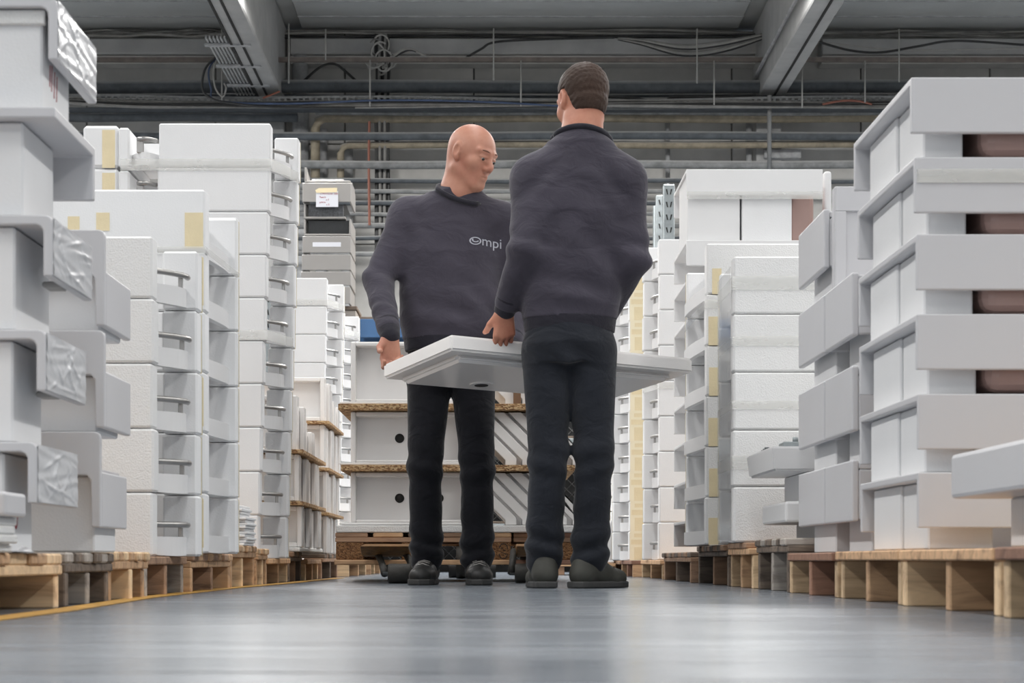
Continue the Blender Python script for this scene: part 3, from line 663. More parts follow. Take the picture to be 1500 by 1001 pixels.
# ------------------------------------------------------------------ film-wrapped L-shaped basins on the near pallet
def l_profile(x0, x1, zt, drop, t=0.017, r=0.014):
    """slab to x1 with an apron hanging down at x1 (x1 > x0), rounded outer corner; (x, z) points"""
    arc = [(x1 - r + r * math.sin(a), zt - r + r * math.cos(a)) for a in (0, 0.4, 0.8, 1.2, math.pi / 2)]
    inner = [(x1 - t, zt - t - 0.012), (x1 - t - 0.004, zt - t - 0.004), (x1 - t - 0.012, zt - t)]
    return [(x0, zt), *arc, (x1, zt - drop), (x1 - t, zt - drop), *inner, (x0, zt - t)]
zt = [SH(p, 3.45) for p in (-4, 158, 315, 483, 648)]
xa = [SX(84, 3.45), SX(82, 3.45), SX(77, 3.45), SX(67, 3.45), SX(54, 3.45)]
names = ['topmost', 'second', 'third', 'fourth', 'bottom']
def wrinkle_grid(name, xs, y0, y1, z0, z1, parent, seed, ny=46, nz=34):
    rr = random.Random(seed); creases = [(rr.uniform(0, 1), rr.uniform(0, 1), rr.uniform(-1.2, 1.2), rr.uniform(0.15, 0.6), rr.uniform(0.3, 1.3)) for _ in range(22)]
    V = []; Fc = []
    for i in range(ny + 1):
        for j in range(nz + 1):
            a, b_ = i / ny, j / nz; d = 0
            for cy, cz, ang, ln, amp in creases:
                da, db = (a - cy) * 2.2, b_ - cz
                al = da * math.cos(ang) + db * math.sin(ang); pe = -da * math.sin(ang) + db * math.cos(ang)
                d += amp * math.exp(-(pe / 0.022) ** 2) * math.exp(-(al / ln) ** 2)
            edge = min(1, 6 * min(a, 1 - a, b_, 1 - b_) + 0.15)
            V.append((xs + 0.001 + 0.0032 * edge * min(d, 1.4) + 0.0006 * math.sin(9 * a + 5 * math.sin(7 * b_ + seed)), y0 + (y1 - y0) * a, z0 + (z1 - z0) * b_))
    n = nz + 1
    for i in range(ny):
        for j in range(nz): Fc.append((i * n + j, (i + 1) * n + j, (i + 1) * n + j + 1, i * n + j + 1))
    k = len(V)     # thin edge back to the panel
    V2 = [(xs - 0.0005, v[1], v[2]) for v in V]; V += V2
    Fc += [(k + q[3], k + q[2], k + q[1], k + q[0]) for q in list(Fc)]
    return world_mesh(name, V, Fc, 'wrap', parent, smooth=True)
for i in range(5):
    if i == 1:
        t = thing('washbasin', 'second L-shaped washbasin from top of the film-wrapped stack, its apron turned to the rear', 'washbasin', (-1.2, 3.6, zt[i] - 0.1), 'film-wrapped washbasins')
        prism('basin_body', [(3.44, zt[i]), (3.79, zt[i]), (3.79, zt[i] - 0.106), (3.773, zt[i] - 0.106), (3.773, zt[i] - 0.02), (3.44, zt[i] - 0.02)], 'X', -1.62, xa[i], 'basin_grey', t, 0.003)
        continue
    t = thing('washbasin', '%s L-shaped washbasin in the near stack of aprons wrapped in wrinkled film' % names[i], 'washbasin', (-1.2, 3.6, zt[i] - 0.1), 'film-wrapped washbasins')
    prism('basin_body', l_profile(-1.62, xa[i], zt[i], 0.110 if i else 0.112), 'Y', 3.45, 3.79, 'basin_grey', t, 0.0025)
    wrinkle_grid('wrinkled_film', xa[i], 3.455, 3.785, zt[i] - 0.108, zt[i] - 0.004, t, 40 + i)
    if i in (2, 3): box('felt_pad', (xa[i] - 0.055, xa[i] - 0.02), (3.60, 3.66), (zt[i] - 0.109, zt[i] - 0.098), 'crate', t, 0.003)
bx = [SX(58, 3.45), SX(30, 3.45), SX(18, 3.45), SX(15, 3.45), SX(2, 3.45)]
br = [3.69, 3.71, 3.74, 3.69, 3.68]
zb = [zt[1], zt[2], zt[3], zt[4], 0.112]
for i in range(5):
    top = zt[i] - (0.02 if i == 1 else 0.017) - 0.001
    o = thing('foam_block', '%s white foam spacer block under the %s basin of the film-wrapped stack' % (names[i], names[i]), 'foam block', (-1.2, 3.6, zb[i]), 'spacer blocks of the film-wrapped stack')
    box('block', (-1.6, bx[i]), (3.47, br[i]), (zb[i] + 0.0005, top), 'foam', o, 0.004)
    if i == 0:
        box('foam_sheet', (-1.6, bx[i] + 0.006), (3.462, 3.475), (top - 0.027, top - 0.001), 'foam_cut', o, 0.002)
        for k, (dy, a, b_) in enumerate(((0.06, 0.085, 0.125), (0.075, 0.082, 0.13), (0.095, 0.088, 0.138), (0.115, 0.092, 0.14))):
            tube('red_marker_stroke', [(bx[i] + 0.0006, 3.47 + dy - 0.004, top - b_), (bx[i] + 0.0006, 3.47 + dy, top - a)], 0.0010, 'red_ink', o, 5)
    if i == 4:
        P = [(bx[i] + 0.0008, 3.47 + a, z_) for a, z_ in ((0.075, 0.168), (0.083, 0.157), (0.090, 0.163), (0.094, 0.178), (0.097, 0.193), (0.1, 0.205))]
        tube('red_marker_stroke', P, 0.0010, 'red_ink', o, 5)
# little basin end and offcuts in front of them
t = thing('washbasin', 'small white basin end lying on foam offcuts under the film-wrapped aprons', 'washbasin', (-1.05, 3.3, 0.172))
box('basin_body', (-1.35, SX(22, 3.28)), (3.22, 3.36), (SH(757, 3.28), SH(722, 3.28)), 'basin_grey', t, 0.006, seg=2)
z = 0.1125
for k in range(4):
    hh = (SH(757, 3.28) - 0.1125) / 4
    tag(box('foam_offcut', (-1.3, SX(9 + (k * 37 % 13) - 4, 3.3)), (3.2 + 0.012 * (k % 2), 3.36 - 0.01 * (k % 3)), (z, z + hh - 0.0006), 'foam_cut', None, 0.003), '%s thin foam offcut in the little pile under the small white basin end' % ['bottom', 'second from bottom', 'third from bottom', 'topmost'][k], 'foam offcut', 'foam offcuts under the small basin end'); z += hh
def crumple(name, cx, cy, z0, sx, sy, h, seed, mat, label, cat):
    rr = random.Random(seed); n = 16; V = []; Fc = []
    pk = [(rr.uniform(-1, 1), rr.uniform(-1, 1), rr.uniform(0.3, 1), rr.uniform(0.12, 0.4)) for _ in range(14)]
    for i in range(n + 1):
        for j in range(n + 1):
            a, b_ = 2 * i / n - 1, 2 * j / n - 1
            d = max(amp * math.exp(-((a - pa) ** 2 + (b_ - pb) ** 2) / sg ** 2) for pa, pb, amp, sg in pk)
            f = max(0, 1 - max(abs(a), abs(b_)) ** 4)
            V.append((cx + sx * (a + 0.08 * math.sin(5 * b_ + seed)), cy + sy * (b_ + 0.08 * math.sin(4 * a)), z0 + 0.0025 + h * d * f))
    for i in range(n):
        for j in range(n): Fc.append((i * (n + 1) + j, (i + 1) * (n + 1) + j, (i + 1) * (n + 1) + j + 1, i * (n + 1) + j + 1))
    k = len(V); V += [(v[0], v[1], z0 + 0.0005 + max(0, v[2] - z0 - 0.003) * 0.9) for v in V]
    Fc += [tuple(k + q for q in f[::-1]) for f in list(Fc)]
    return tag(world_mesh(name, V, Fc, mat), label, cat)
crumple('plastic_film', -0.925, 3.405, 0.112, 0.055, 0.05, 0.02, 3, 'wrap', 'crumpled clear plastic scrap on the pallet edge below the film-wrapped stack', 'plastic film')
crumple('plastic_film', -0.905, 3.60, 0.112, 0.035, 0.10, 0.030, 8, 'wrap', 'larger crumpled plastic scrap hanging at the pallet edge by the dark pallet', 'plastic film')

# bare grey basins with end plate and aisle apron
for i, (py0, pyi, pya, pyb, pxr) in enumerate(((338, 402, 397, 478, 152), (485, 550, 544, 627, 152), (633, 697, 691, 773, 146))):
    Z = 4.2; x1 = SX(pxr + 3, Z); zt_, zi, za, zb_ = SH(py0, Z), SH(pyi, Z), SH(pya, Z), SH(pyb, Z)
    t = thing('washbasin', '%s bare grey washbasin with a hanging apron, beside the film-wrapped stack' % ['topmost', 'middle', 'bottom'][i], 'washbasin', (x1 - 0.3, 4.3, zb_), 'bare apron basins')
    r = 0.012
    prism('end_plate', [(-1.5, zt_), (x1 - r, zt_), (x1 - 0.003, zt_ - 0.004), (x1, zt_ - r), (x1, zb_), (x1 - 0.02, zb_), (x1 - 0.021, zi - 0.012), (x1 - 0.03, zi), (-1.5, zi)], 'Y', 4.185, 4.205, 'basin_grey', t, 0.003)
    box('side_apron', (x1 - 0.017, x1), (4.205, 4.49), (zb_, za), 'basin_grey', t, 0.004, seg=2)
    box('deck', (-1.5, x1 - 0.017), (4.205, 4.49), (zi, zi + 0.018), 'basin_grey', t, 0.003)
lv = [SH(402, 4.2), SH(550, 4.2), SH(697, 4.2)]; ends = [SH(485, 4.2) , SH(633, 4.2), 0.116]
for i in range(3):
    x1 = SX(143, 4.2) - 0.006 * i
    tag(box('foam_block', (-1.45, x1), (4.225, 4.46), (ends[i] if i == 2 else ends[i], lv[i] - 0.0006), 'foam', None, 0.004), '%s white foam spacer under the %s bare grey apron basin' % (['upper', 'middle', 'lower'][i], ['topmost', 'middle', 'bottom'][i]), 'foam block', 'spacers of the bare apron basins')

# foam offcut sheets
z = 0.1505
for k in range(14):
    hh = 0.0105; x1 = SX(364 + (k * 7 % 5) - 2 - (7 if k > 9 else 0), 7.0)
    tag(box('foam_sheet', (x1 - 0.25, x1), (6.92 + 0.01 * (k % 3), 7.2), (z, z + hh - 0.0008), 'foam', None, 0.002), '%s thin white foam sheet in the pile before the tall strapped stack' % (['bottom', 'second lowest', 'third lowest', 'fourth lowest', 'fifth lowest', 'sixth lowest', 'seventh lowest', 'seventh highest', 'sixth highest', 'fifth highest', 'fourth highest', 'third highest', 'second highest', 'topmost'][k]), 'foam sheet', 'foam sheets in a pile'); z += hh

# ------------------------------------------------------------------ upright trays in tiers with chipboard between
def tray_panel(x0, x1, y, th, z0, z1, label, group, kind=0, mat='basin_gloss'):
    """a tray stood on edge: a plate with a rim whose edge faces the aisle"""
    t = thing('upright_tray', label, 'tray', ((x0 + x1) / 2, y + th / 2, z0), group)
    box('tray_plate', (x0, x1), (y + th * 0.55, y + th), (z0, z1), mat, t, 0.003)
    rw = 0.022
    box('tray_rim', (x1 - rw, x1), (y, y + th * 0.55), (z0, z1), mat, t, 0.004)
    box('tray_rim', (x0, x0 + rw), (y, y + th * 0.55), (z0, z1), mat, t, 0.004)
    box('tray_rim', (x0 + rw, x1 - rw), (y, y + th * 0.55), (z1 - rw, z1), mat, t, 0.004)
    box('tray_rim', (x0 + rw, x1 - rw), (y, y + th * 0.55), (z0, z0 + rw), mat, t, 0.004)
    return t
tiers = ((0.155, 0.342, 'bottom'), (0.362, 0.575, 'middle'), (0.593, 0.84, 'top'))
base = tag(box('foam_underlay', (-1.4, -0.865), (8.56, 9.72), (0.1355, 0.1545), 'foam_cut', None, 0.004), 'rough white foam base under the front tiers of upright trays', 'foam base')
cols = ((8.60, 0.10), (8.72, 0.09), (8.83, 0.12), (8.97, 0.11), (9.10, 0.14), (9.26, 0.12), (9.40, 0.18), (9.60, 0.10))
wd = ['first', 'second', 'third', 'fourth', 'fifth', 'sixth', 'seventh', 'eighth']
for (z0, z1, tn) in tiers:
    for k, (yy, th) in enumerate(cols if tn != 'top' else cols[:6]):
        x1 = -0.872 + 0.012 * math.sin(k * 2.1 + z0 * 9)
        dz = -0.012 * (k % 3) - (0.03 * k if tn == 'top' else 0)
        tray_panel(-1.32, x1, yy, th, z0 + (0.0006), z1 - 0.001 + (dz if tn == 'top' else min(0, dz) * 0.4), '%s upright white tray from the front in the %s tier of the front tray stack' % (wd[k], tn), 'front tray stack, %s tier' % tn)
for z, nm in ((0.343, 'lower'), (0.576, 'upper')):
    tag(box('chipboard', (-1.42, -0.848), (8.55, 9.72), (z, z + 0.017), 'chip', None, 0.002), '%s chipboard sheet between tiers of the front tray stack' % nm, 'board')
tiers2 = ((0.1315, 0.325, 'bottom'), (0.342, 0.555, 'second'), (0.572, 0.795, 'third'), (0.812, 1.04, 'top'))
cols2 = ((9.84, 0.12), (9.98, 0.10), (10.10, 0.12), (10.24, 0.10), (10.36, 0.14), (10.52, 0.10), (10.64, 0.09))
for (z0, z1, tn) in tiers2:
    for k, (yy, th) in enumerate(cols2):
        x1 = -0.862 + 0.010 * math.sin(k * 1.7 + z0 * 7)
        tray_panel(-1.35, x1, yy, th, z0 + 0.0006, z1 - 0.001 - (0.02 * k if tn == 'top' else 0.006 * (k % 3)), '%s upright white tray from the front in the %s tier of the rear tray stack' % (wd[k], tn), 'rear tray stack, %s tier' % tn)
for z, nm in ((0.3255, 'lowest'), (0.5555, 'middle'), (0.7955, 'highest')):
    tag(box('chipboard', (-1.42, -0.838), (9.80, 10.74), (z, z + 0.016), 'chip', None, 0.002), '%s chipboard sheet between tiers of the rear tray stack' % nm, 'board')

# ------------------------------------------------------------------ long apron stack at the frame edge (inverted channels)
def channel(s, xe, y0, y1, zt, drop, t, Ln, label, group, mat='basin_grey', name='washbasin', cat='washbasin'):
    X0, X1 = xe, xe + s * Ln
    th = thing(name, label, cat, ((X0 + X1) / 2, (y0 + y1) / 2, zt - drop), group)
    prism('basin_body', [(y0, zt - drop), (y0, zt), (y1, zt), (y1, zt - drop), (y1 - t, zt - drop), (y1 - t, zt - t), (y0 + t, zt - t), (y0 + t, zt - drop)], 'X', min(X0, X1), max(X0, X1), mat, th, 0.003)
    return th
ztop = [SH(p, 4.05) for p in (113, 230, 343, 460, 577, 692)]
pxl = [1335, 1340, 1343, 1343, 1345, 1345]
for i in range(6):
    Ln = 1.0 if i < 5 else 0.25
    th = channel(1, SX(pxl[i], 4.05), 4.05, 4.70 - 0.01 * (i % 2), ztop[i], 0.118, 0.016, Ln, '%s long deep-aproned grey washbasin in the nearest stack of six' % ordn(i, 6), 'long apron stack')
    zlow = ztop[i + 1] if i < 5 else 0.1205
    zhi = ztop[i] - 0.0165
    xb = SX(1357 + (i * 5 % 9), 4.07)
    wd_ = 0.09 + 0.012 * (i % 3)
    for k, (ya, yb, nm) in enumerate(((4.10, 4.34, 'front'), (4.345, 4.65, 'rear'))):
        tag(box('foam_block', (xb - 0.006 * k, xb + (0.085 if i < 5 else 0.12) + 0.02 * (i > 1)), (ya, yb), (zlow + 0.0004, zhi - 0.0004), 'foam', None, 0.004), '%s %s white foam spacer inside the long apron stack' % (ordn(i, 6), nm), 'foam block', 'spacers of the long apron stack')
    if i < 5:
        bb = box('inner_bowl', (xb + 0.12, xb + 0.85), (4.085, 4.64), (ztop[i] - 0.165 + 0.004, zhi), 'inner_brown', th, 0.03, seg=3)
strap('clear packing tape across the second long apron from the top', SX(1345, 4.05), 1.88, 4.0475, 4.0485, SH(268, 4.05), SH(248, 4.05), 1, SX(1345, 4.05))

# near low basin with valve fittings, on a foam post
t = thing('washbasin', 'low white basin nearest the camera with valve fittings on top, beside the long apron stack', 'washbasin', (1.1, 3.1, 0.215))
box('basin_body', (0.862, 1.4), (2.5, 3.6), (0.214, 0.297), 'basin_grey', t, 0.008, seg=2)
for dy, dh in ((2.98, 0.035), (3.08, 0.02), (3.17, 0.024)):
    vf = box('valve_body', (0.93, 1.0), (dy, dy + 0.07), (0.297, 0.297 + dh * 0.5), 'dark_metal', t, 0.003)
    tube('valve_stem', [(0.96, dy + 0.03, 0.297 + dh * 0.45), (0.96, dy + 0.03, 0.297 + dh)], 0.012, 'dark_metal', vf, 10)
tag(box('foam_block', (0.948, 1.3), (2.9, 3.5), (0.1215, 0.2135), 'foam', None, 0.004), 'white foam post under the low basin nearest the camera', 'foam block')
# basin ends jutting out between the facing panels and the big foam stack
t = thing('washbasin', 'white basin end jutting into the aisle with grey valve fittings on top', 'washbasin', (1.0, 6.1, 0.372))
V = [(0.862, 5.86, 0.3725), (1.4, 5.86, 0.3725), (1.4, 6.42, 0.3725), (0.862, 6.42, 0.3725), (0.852, 5.85, 0.447), (1.4, 5.85, 0.447), (1.4, 6.43, 0.447), (0.852, 6.43, 0.447)]
bm = bmesh.new(); vs = [bm.verts.new(Vector(v) - WL[t.name]) for v in V]
for q in ((3, 2, 1, 0), (4, 5, 6, 7), (0, 1, 5, 4), (1, 2, 6, 5), (2, 3, 7, 6), (3, 0, 4, 7)): bm.faces.new([vs[i] for i in q])
bmesh.ops.bevel(bm, geom=bm.edges[:], offset=0.006, segments=2, affect='EDGES')
put('basin_body', bm_mesh(bm, M['basin']), WL[t.name], t)
vf = box('valve_body', (0.90, 1.0), (5.93, 6.02), (0.447, 0.466), 'steel', t, 0.003)
tube('valve_stem', [(0.945, 5.97, 0.465), (0.945, 5.97, 0.482)], 0.009, 'steel', vf, 10)
for k in range(3): tube('valve_knob', [(0.872 + 0.006 * k, 6.08 + 0.08 * k, 0.447), (0.872 + 0.006 * k, 6.08 + 0.08 * k, 0.457)], 0.008, 'dark_metal', t, 8)
tag(box('foam_block', (0.97, 1.35), (5.92, 6.36), (0.2785, 0.372), 'foam', None, 0.004), 'white foam post under the basin end with valve fittings', 'foam block')
t = thing('washbasin', 'small lower basin end peeking out beside the facing apron panels', 'washbasin', (1.1, 6.1, 0.215))
box('basin_body', (0.895, 1.4), (5.85, 6.35), (0.214, 0.278), 'basin', t, 0.008, seg=2)
tag(box('foam_block', (1.0, 1.35), (5.92, 6.3), (0.1655, 0.2135), 'foam', None, 0.003), 'flat white foam post under the small lower basin end', 'foam block')

# ------------------------------------------------------------------ facing apron panels
def facing_basin(y0, y1, zt, zb_, x, label, header=None):
    t = thing('washbasin', label, 'washbasin', (x + 0.25, (y0 + y1) / 2, zb_), 'facing apron basins')
    box('side_apron', (x, x + 0.018), (y0, y1), (zb_, zt), 'basin_grey', t, 0.005, seg=2)
    box('deck', (x + 0.018, x + 0.6), (y0, y1), (zt - 0.024, zt - 0.006), 'basin_grey', t, 0.003)
    box('front_leg', (x + 0.018, x + 0.075), (y0, y0 + 0.018), (zb_ + 0.004, zt - 0.024), 'basin_grey', t, 0.004)
    if header:
        box('end_plate', (x + 0.02, x + 0.6), (y0 - 0.002, y0 + 0.02), header, 'basin_grey', t, 0.004)
    return t
tops = [1.08, 0.84, 0.60, 0.357]; bots = [0.915, 0.677, 0.431, 0.198]
nm4 = ['topmost', 'second', 'third', 'bottom']
for i in range(4):
    facing_basin(5.34, 5.78, tops[i], bots[i], 0.924, '%s grey basin in the rear row of facing aprons' % nm4[i])
    if i: facing_basin(4.92, 5.32, tops[i], bots[i], 0.924, '%s grey basin in the front row of facing aprons' % ['', 'upper', 'middle', 'lower'][i])
    zlow = 0.1185 if i == 3 else tops[i + 1] - 0.0055
    tag(box('foam_block', (0.965, 1.5), (5.38, 5.74), (zlow + 0.0003, tops[i] - 0.0245), 'foam', None, 0.004), '%s white foam spacer in the rear row of facing aprons' % nm4[i], 'foam block', 'spacers of the facing apron rows')
    if i: tag(box('foam_block', (0.985, 1.5), (4.97, 5.28), (zlow + 0.0003, tops[i] - 0.0245), 'foam', None, 0.004), '%s white foam spacer in the front row of facing aprons' % nm4[i], 'foam block', 'spacers of the facing apron rows')
t = thing('facing_board', 'broad white panel with a sunk field standing on the front row of facing aprons', 'panel', (1.1, 5.29, 0.8345))
box('panel', (0.943, 1.6), (5.28, 5.32), (0.8345, SH(275, 5.3)), 'basin_grey', t, 0.004)
box('raised_border', (0.945, 1.6), (5.272, 5.281), (SH(312, 5.3), SH(276, 5.3)), 'basin_grey', t, 0.002)
box('raised_border', (0.945, 0.975), (5.272, 5.281), (0.836, SH(312, 5.3)), 'basin_grey', t, 0.002)

# ------------------------------------------------------------------ the big foam stack, the masking tape stack and beyond
zs = [SH(p, 6.6) for p in (375, 460, 545, 630, 713)] + [0.1585]
for i in range(5):
    foam_pack(1, 0.832 - 0.002 * (i % 2), 6.6, 7.03, zs[i + 1], zs[i], 0.7, '%s large foam-packed washbasin of the big foam stack behind the jutting basin end' % ordn(i, 5), 'big foam stack', rail=False, foam='foam_rough', back=0.0, rear=True, rt=0.03, bow=0.0)
for k, (a, b_, lb) in enumerate(((405, 425, 'top layer'), (493, 507, 'second layer'), (588, 600, 'third layer'), (668, 688, 'bottom layers'))):
    strap('clear packing tape around the %s of the big foam stack' % lb, 1.5, 0.8295, 6.5985, 7.03, SH(b_, 6.6), SH(a, 6.6), 1, 0.829)
o = box('stretch_film', (0.826, 0.8272), (6.65, 7.03), (0.17, 1.12), 'film', None, 0); tag(o, 'clear stretch film over the open side of the big foam stack', 'stretch film')
zs = [SH(p, 7.2) for p in (356, 431, 506, 580, 654, 728)] + [0.1555]
for i in range(6):
    foam_pack(1, 0.806 - 0.002 * (i % 2), 7.2, 7.98, zs[i + 1], zs[i], 0.75, '%s foam-packed washbasin of the stack closed with pale tape squares' % ordn(i, 6), 'pale tape square stack', rail=False, foam='foam_rough', back=0.0, bow=0.04, rt=0.04,
              tapes=((0.008, 0.045, 0.0, 0.56),) if i else ((0.02, 0.055, -0.0, 0.5),))
strap('clear packing tape along the open side of the stack with pale tape squares', 1.2, 0.803, 7.1985, 7.98, SH(452, 7.2), SH(440, 7.2), 1, 0.803)
# shelf-like channels: topmost carries boxed foam
ztc = [SH(248, 8.4)] + [SH(352, 8.4) - 0.176 * k for k in range(0, 8)]
for i in range(9):
    zt_ = ztc[i]
    th = channel(1, 0.85, 8.40, 8.98, zt_, 0.112 if i else SH(248, 8.4) - SH(286, 8.4), 0.014, 0.60, '%s channel-shaped white washbasin in the shelf-like stack topped with two foam boxes' % ordn(i, 9), 'shelf-like channel stack', 'basin')
    zlow = ztc[i + 1] if i < 8 else 0.1325
    if i == 0:
        box('inner_bowl', (1.33, 1.445), (8.6, 8.94), (zlow + 0.0006, zt_ - 0.0142), 'inner_brown', th, 0.02, seg=2)
        tag(box('foam_block', (0.858, SX(1084, 8.42)), (8.425, 8.8), (zlow + 0.0004, zt_ - 0.0145), 'basin', None, 0.003), 'first smooth white box below the topmost channel-shaped washbasin', 'foam block')
        tag(box('foam_block', (SX(1087, 8.42), SX(1160, 8.42)), (8.425, 8.8), (zlow + 0.0004, zt_ - 0.0145), 'foam', None, 0.003), 'second white foam box below the topmost channel, next to a dark gap', 'foam block')
    else:
        tag(box('foam_block', (0.87 + 0.13, 1.42), (8.5, 8.9), (zlow + 0.0004, zt_ - 0.0145), 'foam', None, 0.003), '%s white foam spacer deep inside the shelf-like channel stack' % ordn(i, 9), 'foam block', 'spacers of the shelf-like stack')
strap('clear packing tape below the topmost channel-shaped washbasin', 1.45, 0.856, 8.398, 8.3985, SH(292, 8.4), SH(281, 8.4), 1, 0.856)
o = box('upright_board', (SX(1205, 8.7), SX(1216, 8.7)), (8.66, 8.72), (0.1325, SH(253, 8.7)), 'basin', None, 0.012, seg=3); tag(o, 'narrow upright white panel poking up beside the topmost channel-shaped washbasin', 'panel')
# railed stack and the yellow taped stack beyond it
zs = [SH(350, 10.0) - 0.1855 * k for k in range(9)] + [0.0965]
for i in range(9):
    foam_pack(1, 0.868 + 0.004 * (i % 2), 10.0, 10.35, zs[i + 1], zs[i], 0.5, '%s foam-packed washbasin with towel rail in the white stack beside the steel uprights' % ordn(i, 9), 'railed white stack', back=-0.06, bow=0.045, rt=0.085, foam='foam')
strap('clear packing tape on the railed white stack beside the steel uprights', 1.3, 0.872, 9.998, 10.27, SH(570, 10.0), SH(560, 10.0), 1, 0.809)
zs = [SH(382, 11.3) - 0.178 * k for k in range(10)] + [0.0945]
for i in range(10):
    tp = [(0.004, 0.106, 0.0, 1.0, 'tape_pale'), (0.03, 0.09, 0.02, 0.46), (0.012, 0.09, 0.55, 0.72), (0.03, 0.104, 0.80, 0.93)]
    foam_pack(1, 0.808 - 0.003 * (i % 2), 11.3, 11.66, zs[i + 1], zs[i], 0.4, '%s foam-packed washbasin of the stack striped with yellow tape' % ordn(i, 10), 'yellow taped stack', back=-0.078, bow=0.068, rt=0.085, tapes=tp)
zs = [SH(452, 12.1) - 0.182 * k for k in range(9)] + [0.0925]
for i in range(9):
    foam_pack(1, 0.795, 12.1, 12.6, zs[i + 1], zs[i], 0.4, '%s foam-packed washbasin in the farthest stack past the yellow tape' % ordn(i, 9), 'farthest railed stack', back=-0.02, bow=0.05, rt=0.07)
# ------------------------------------------------------------------ pallets with the load between the men, on a pallet truck
def euro(x0, x1, y0, y1, z0, label, mats, blocks, stamp=None):
    t = thing('pallet', label, 'pallet', ((x0 + x1) / 2, (y0 + y1) / 2, z0), 'pallets in the middle of the aisle')
    for (a, b_) in blocks:
        for yy in (y0, (y0 + y1) / 2 - 0.07, y1 - 0.1):
            o = box('block', (a, b_), (yy + 0.002, yy + 0.1), (z0 + 0.022, z0 + 0.1), 'chip_block', t, 0.004)
            if stamp is not None and a == stamp and yy == y0:
                cx = b_ - 0.032; cz = z0 + 0.061
                for s0 in (0.35, math.pi + 0.35):
                    tube('burnt_mark', [(cx + 0.021 * math.cos(s0 + q * 0.4), yy + 0.001, cz + 0.034 * math.sin(s0 + q * 0.4)) for q in range(7)], 0.0018, 'black', o, 5)
                for q in ((-0.008, 0.012), (0.004, 0.004), (-0.004, -0.008), (0.007, -0.012)):
                    box('burnt_mark', (cx + q[0] - 0.005, cx + q[0] + 0.005), (yy, yy + 0.0025), (cz + q[1] - 0.0015, cz + q[1] + 0.0015), 'black', o, 0)
    for yy in (y0, (y0 + y1) / 2 - 0.07, y1 - 0.1):
        box('bottom_board', (x0 - 0.004, x1 + 0.004), (yy - 0.006, yy + 0.1), (z0, z0 + 0.022), mats[1], t, 0.003)
        box('lead_board', (x0, x1), (yy, yy + 0.12), (z0 + 0.1, z0 + 0.122), mats[0], t, 0.003)
    n = max(2, int((x1 - x0) / 0.15)); wdt = (x1 - x0) / n
    for k in range(n):
        box('deck_board', (x0 + k * wdt + (0.012 if k else 0), x0 + (k + 1) * wdt - (0.012 if k < n - 1 else 0)), (y0 - 0.003 * (k % 2), y1), (z0 + 0.122, z0 + 0.143), mats[k % len(mats)], t, 0.004)
    return t
ZP = 8.5; z0 = 0.0765
bl = [(SX(492, ZP), SX(533, ZP)), (SX(588, ZP), SX(629, ZP)), (SX(706, ZP), SX(748, ZP))]
euro(SX(491, ZP), SX(749, ZP), ZP, ZP + 1.15, z0, 'brown pallet with a stamped block carrying the tiers of trays behind both men', ['wood_brown', 'wood_tan', 'wood_dark'], bl, bl[2][0])
bl2 = [(SX(800, ZP + 0.05), SX(842, ZP + 0.05))]
euro(SX(752, ZP), SX(842, ZP), ZP + 0.02, ZP + 1.1, z0, 'narrow brown pallet under the slanting trays beside the stamped pallet', ['wood_brown', 'wood_red'], [(SX(800, ZP), SX(842, ZP))])
# pallet truck: two forks running under the load, each with a load wheel
pt = thing('pallet_truck', 'rusty pallet truck lifting the load of trays, its dark wheels in front', 'pallet truck', (-0.12, 8.6, 0))
for xf, hw, xw, wz in ((-0.491, 0.068, -0.388, 7.95), (0.164, 0.066, 0.14, 8.05)):
    box('fork', (xf - hw, xf + hw), (8.30, 9.9), (0.120, 0.168), 'rust', pt, 0.008)
    prism('fork_nose', [(8.02, 0.156), (8.30, 0.168), (8.30, 0.112), (8.12, 0.118)], 'X', xf - hw, xf + hw + (0.07 if xf < 0 else 0), 'rust', pt, 0.006)
    for dx in (-0.062, 0.058):
        tube('wheel_bracket', [(xf + (xw - xf) * 0.55 + dx, 8.16, 0.135), (xf + (xw - xf) * 0.8 + dx, 8.08, 0.09), (xw + dx, wz, 0.0415)], [0.016, 0.014, 0.017], 'rubber', pt, 8)
    wh = tube('load_wheel', [(xw - 0.048, wz, 0.0415), (xw - 0.042, wz, 0.0415), (xw + 0.042, wz, 0.0415), (xw + 0.048, wz, 0.0415)], [0.036, 0.041, 0.041, 0.036], 'rubber', pt, 28)
    tube('axle', [(xw - 0.07, wz, 0.0415), (xw + 0.07, wz, 0.0415)], 0.009, 'dark_metal', wh, 10)
for xf in (-0.16, 0.17):
    wh = tube('steer_wheel', [(xf - 0.03, 9.95, 0.0905), (xf + 0.03, 9.95, 0.0905)], 0.09, 'rubber', pt, 28)
box('cross_beam', (-0.48, 0.24), (9.9, 10.02), (0.17, 0.25), 'rust', pt, 0.01)
tag(tube('floor_roller', [(SX(648, 9.0), 10.3, 0.046), (SX(727, 9.0), 10.3, 0.046)], 0.045, 'black', n=16), 'black tube lying on the floor beneath the stamped pallet', 'tube')
fo = tag(box('foam_sheet', (SX(492, ZP), SX(842, ZP)), (ZP - 0.005, ZP + 1.05), (z0 + 0.1435, SH(770, ZP)), 'foam_cut', None, 0.004), 'long rough white foam sheet between the stamped pallet and the lowest tier of trays', 'foam sheet')
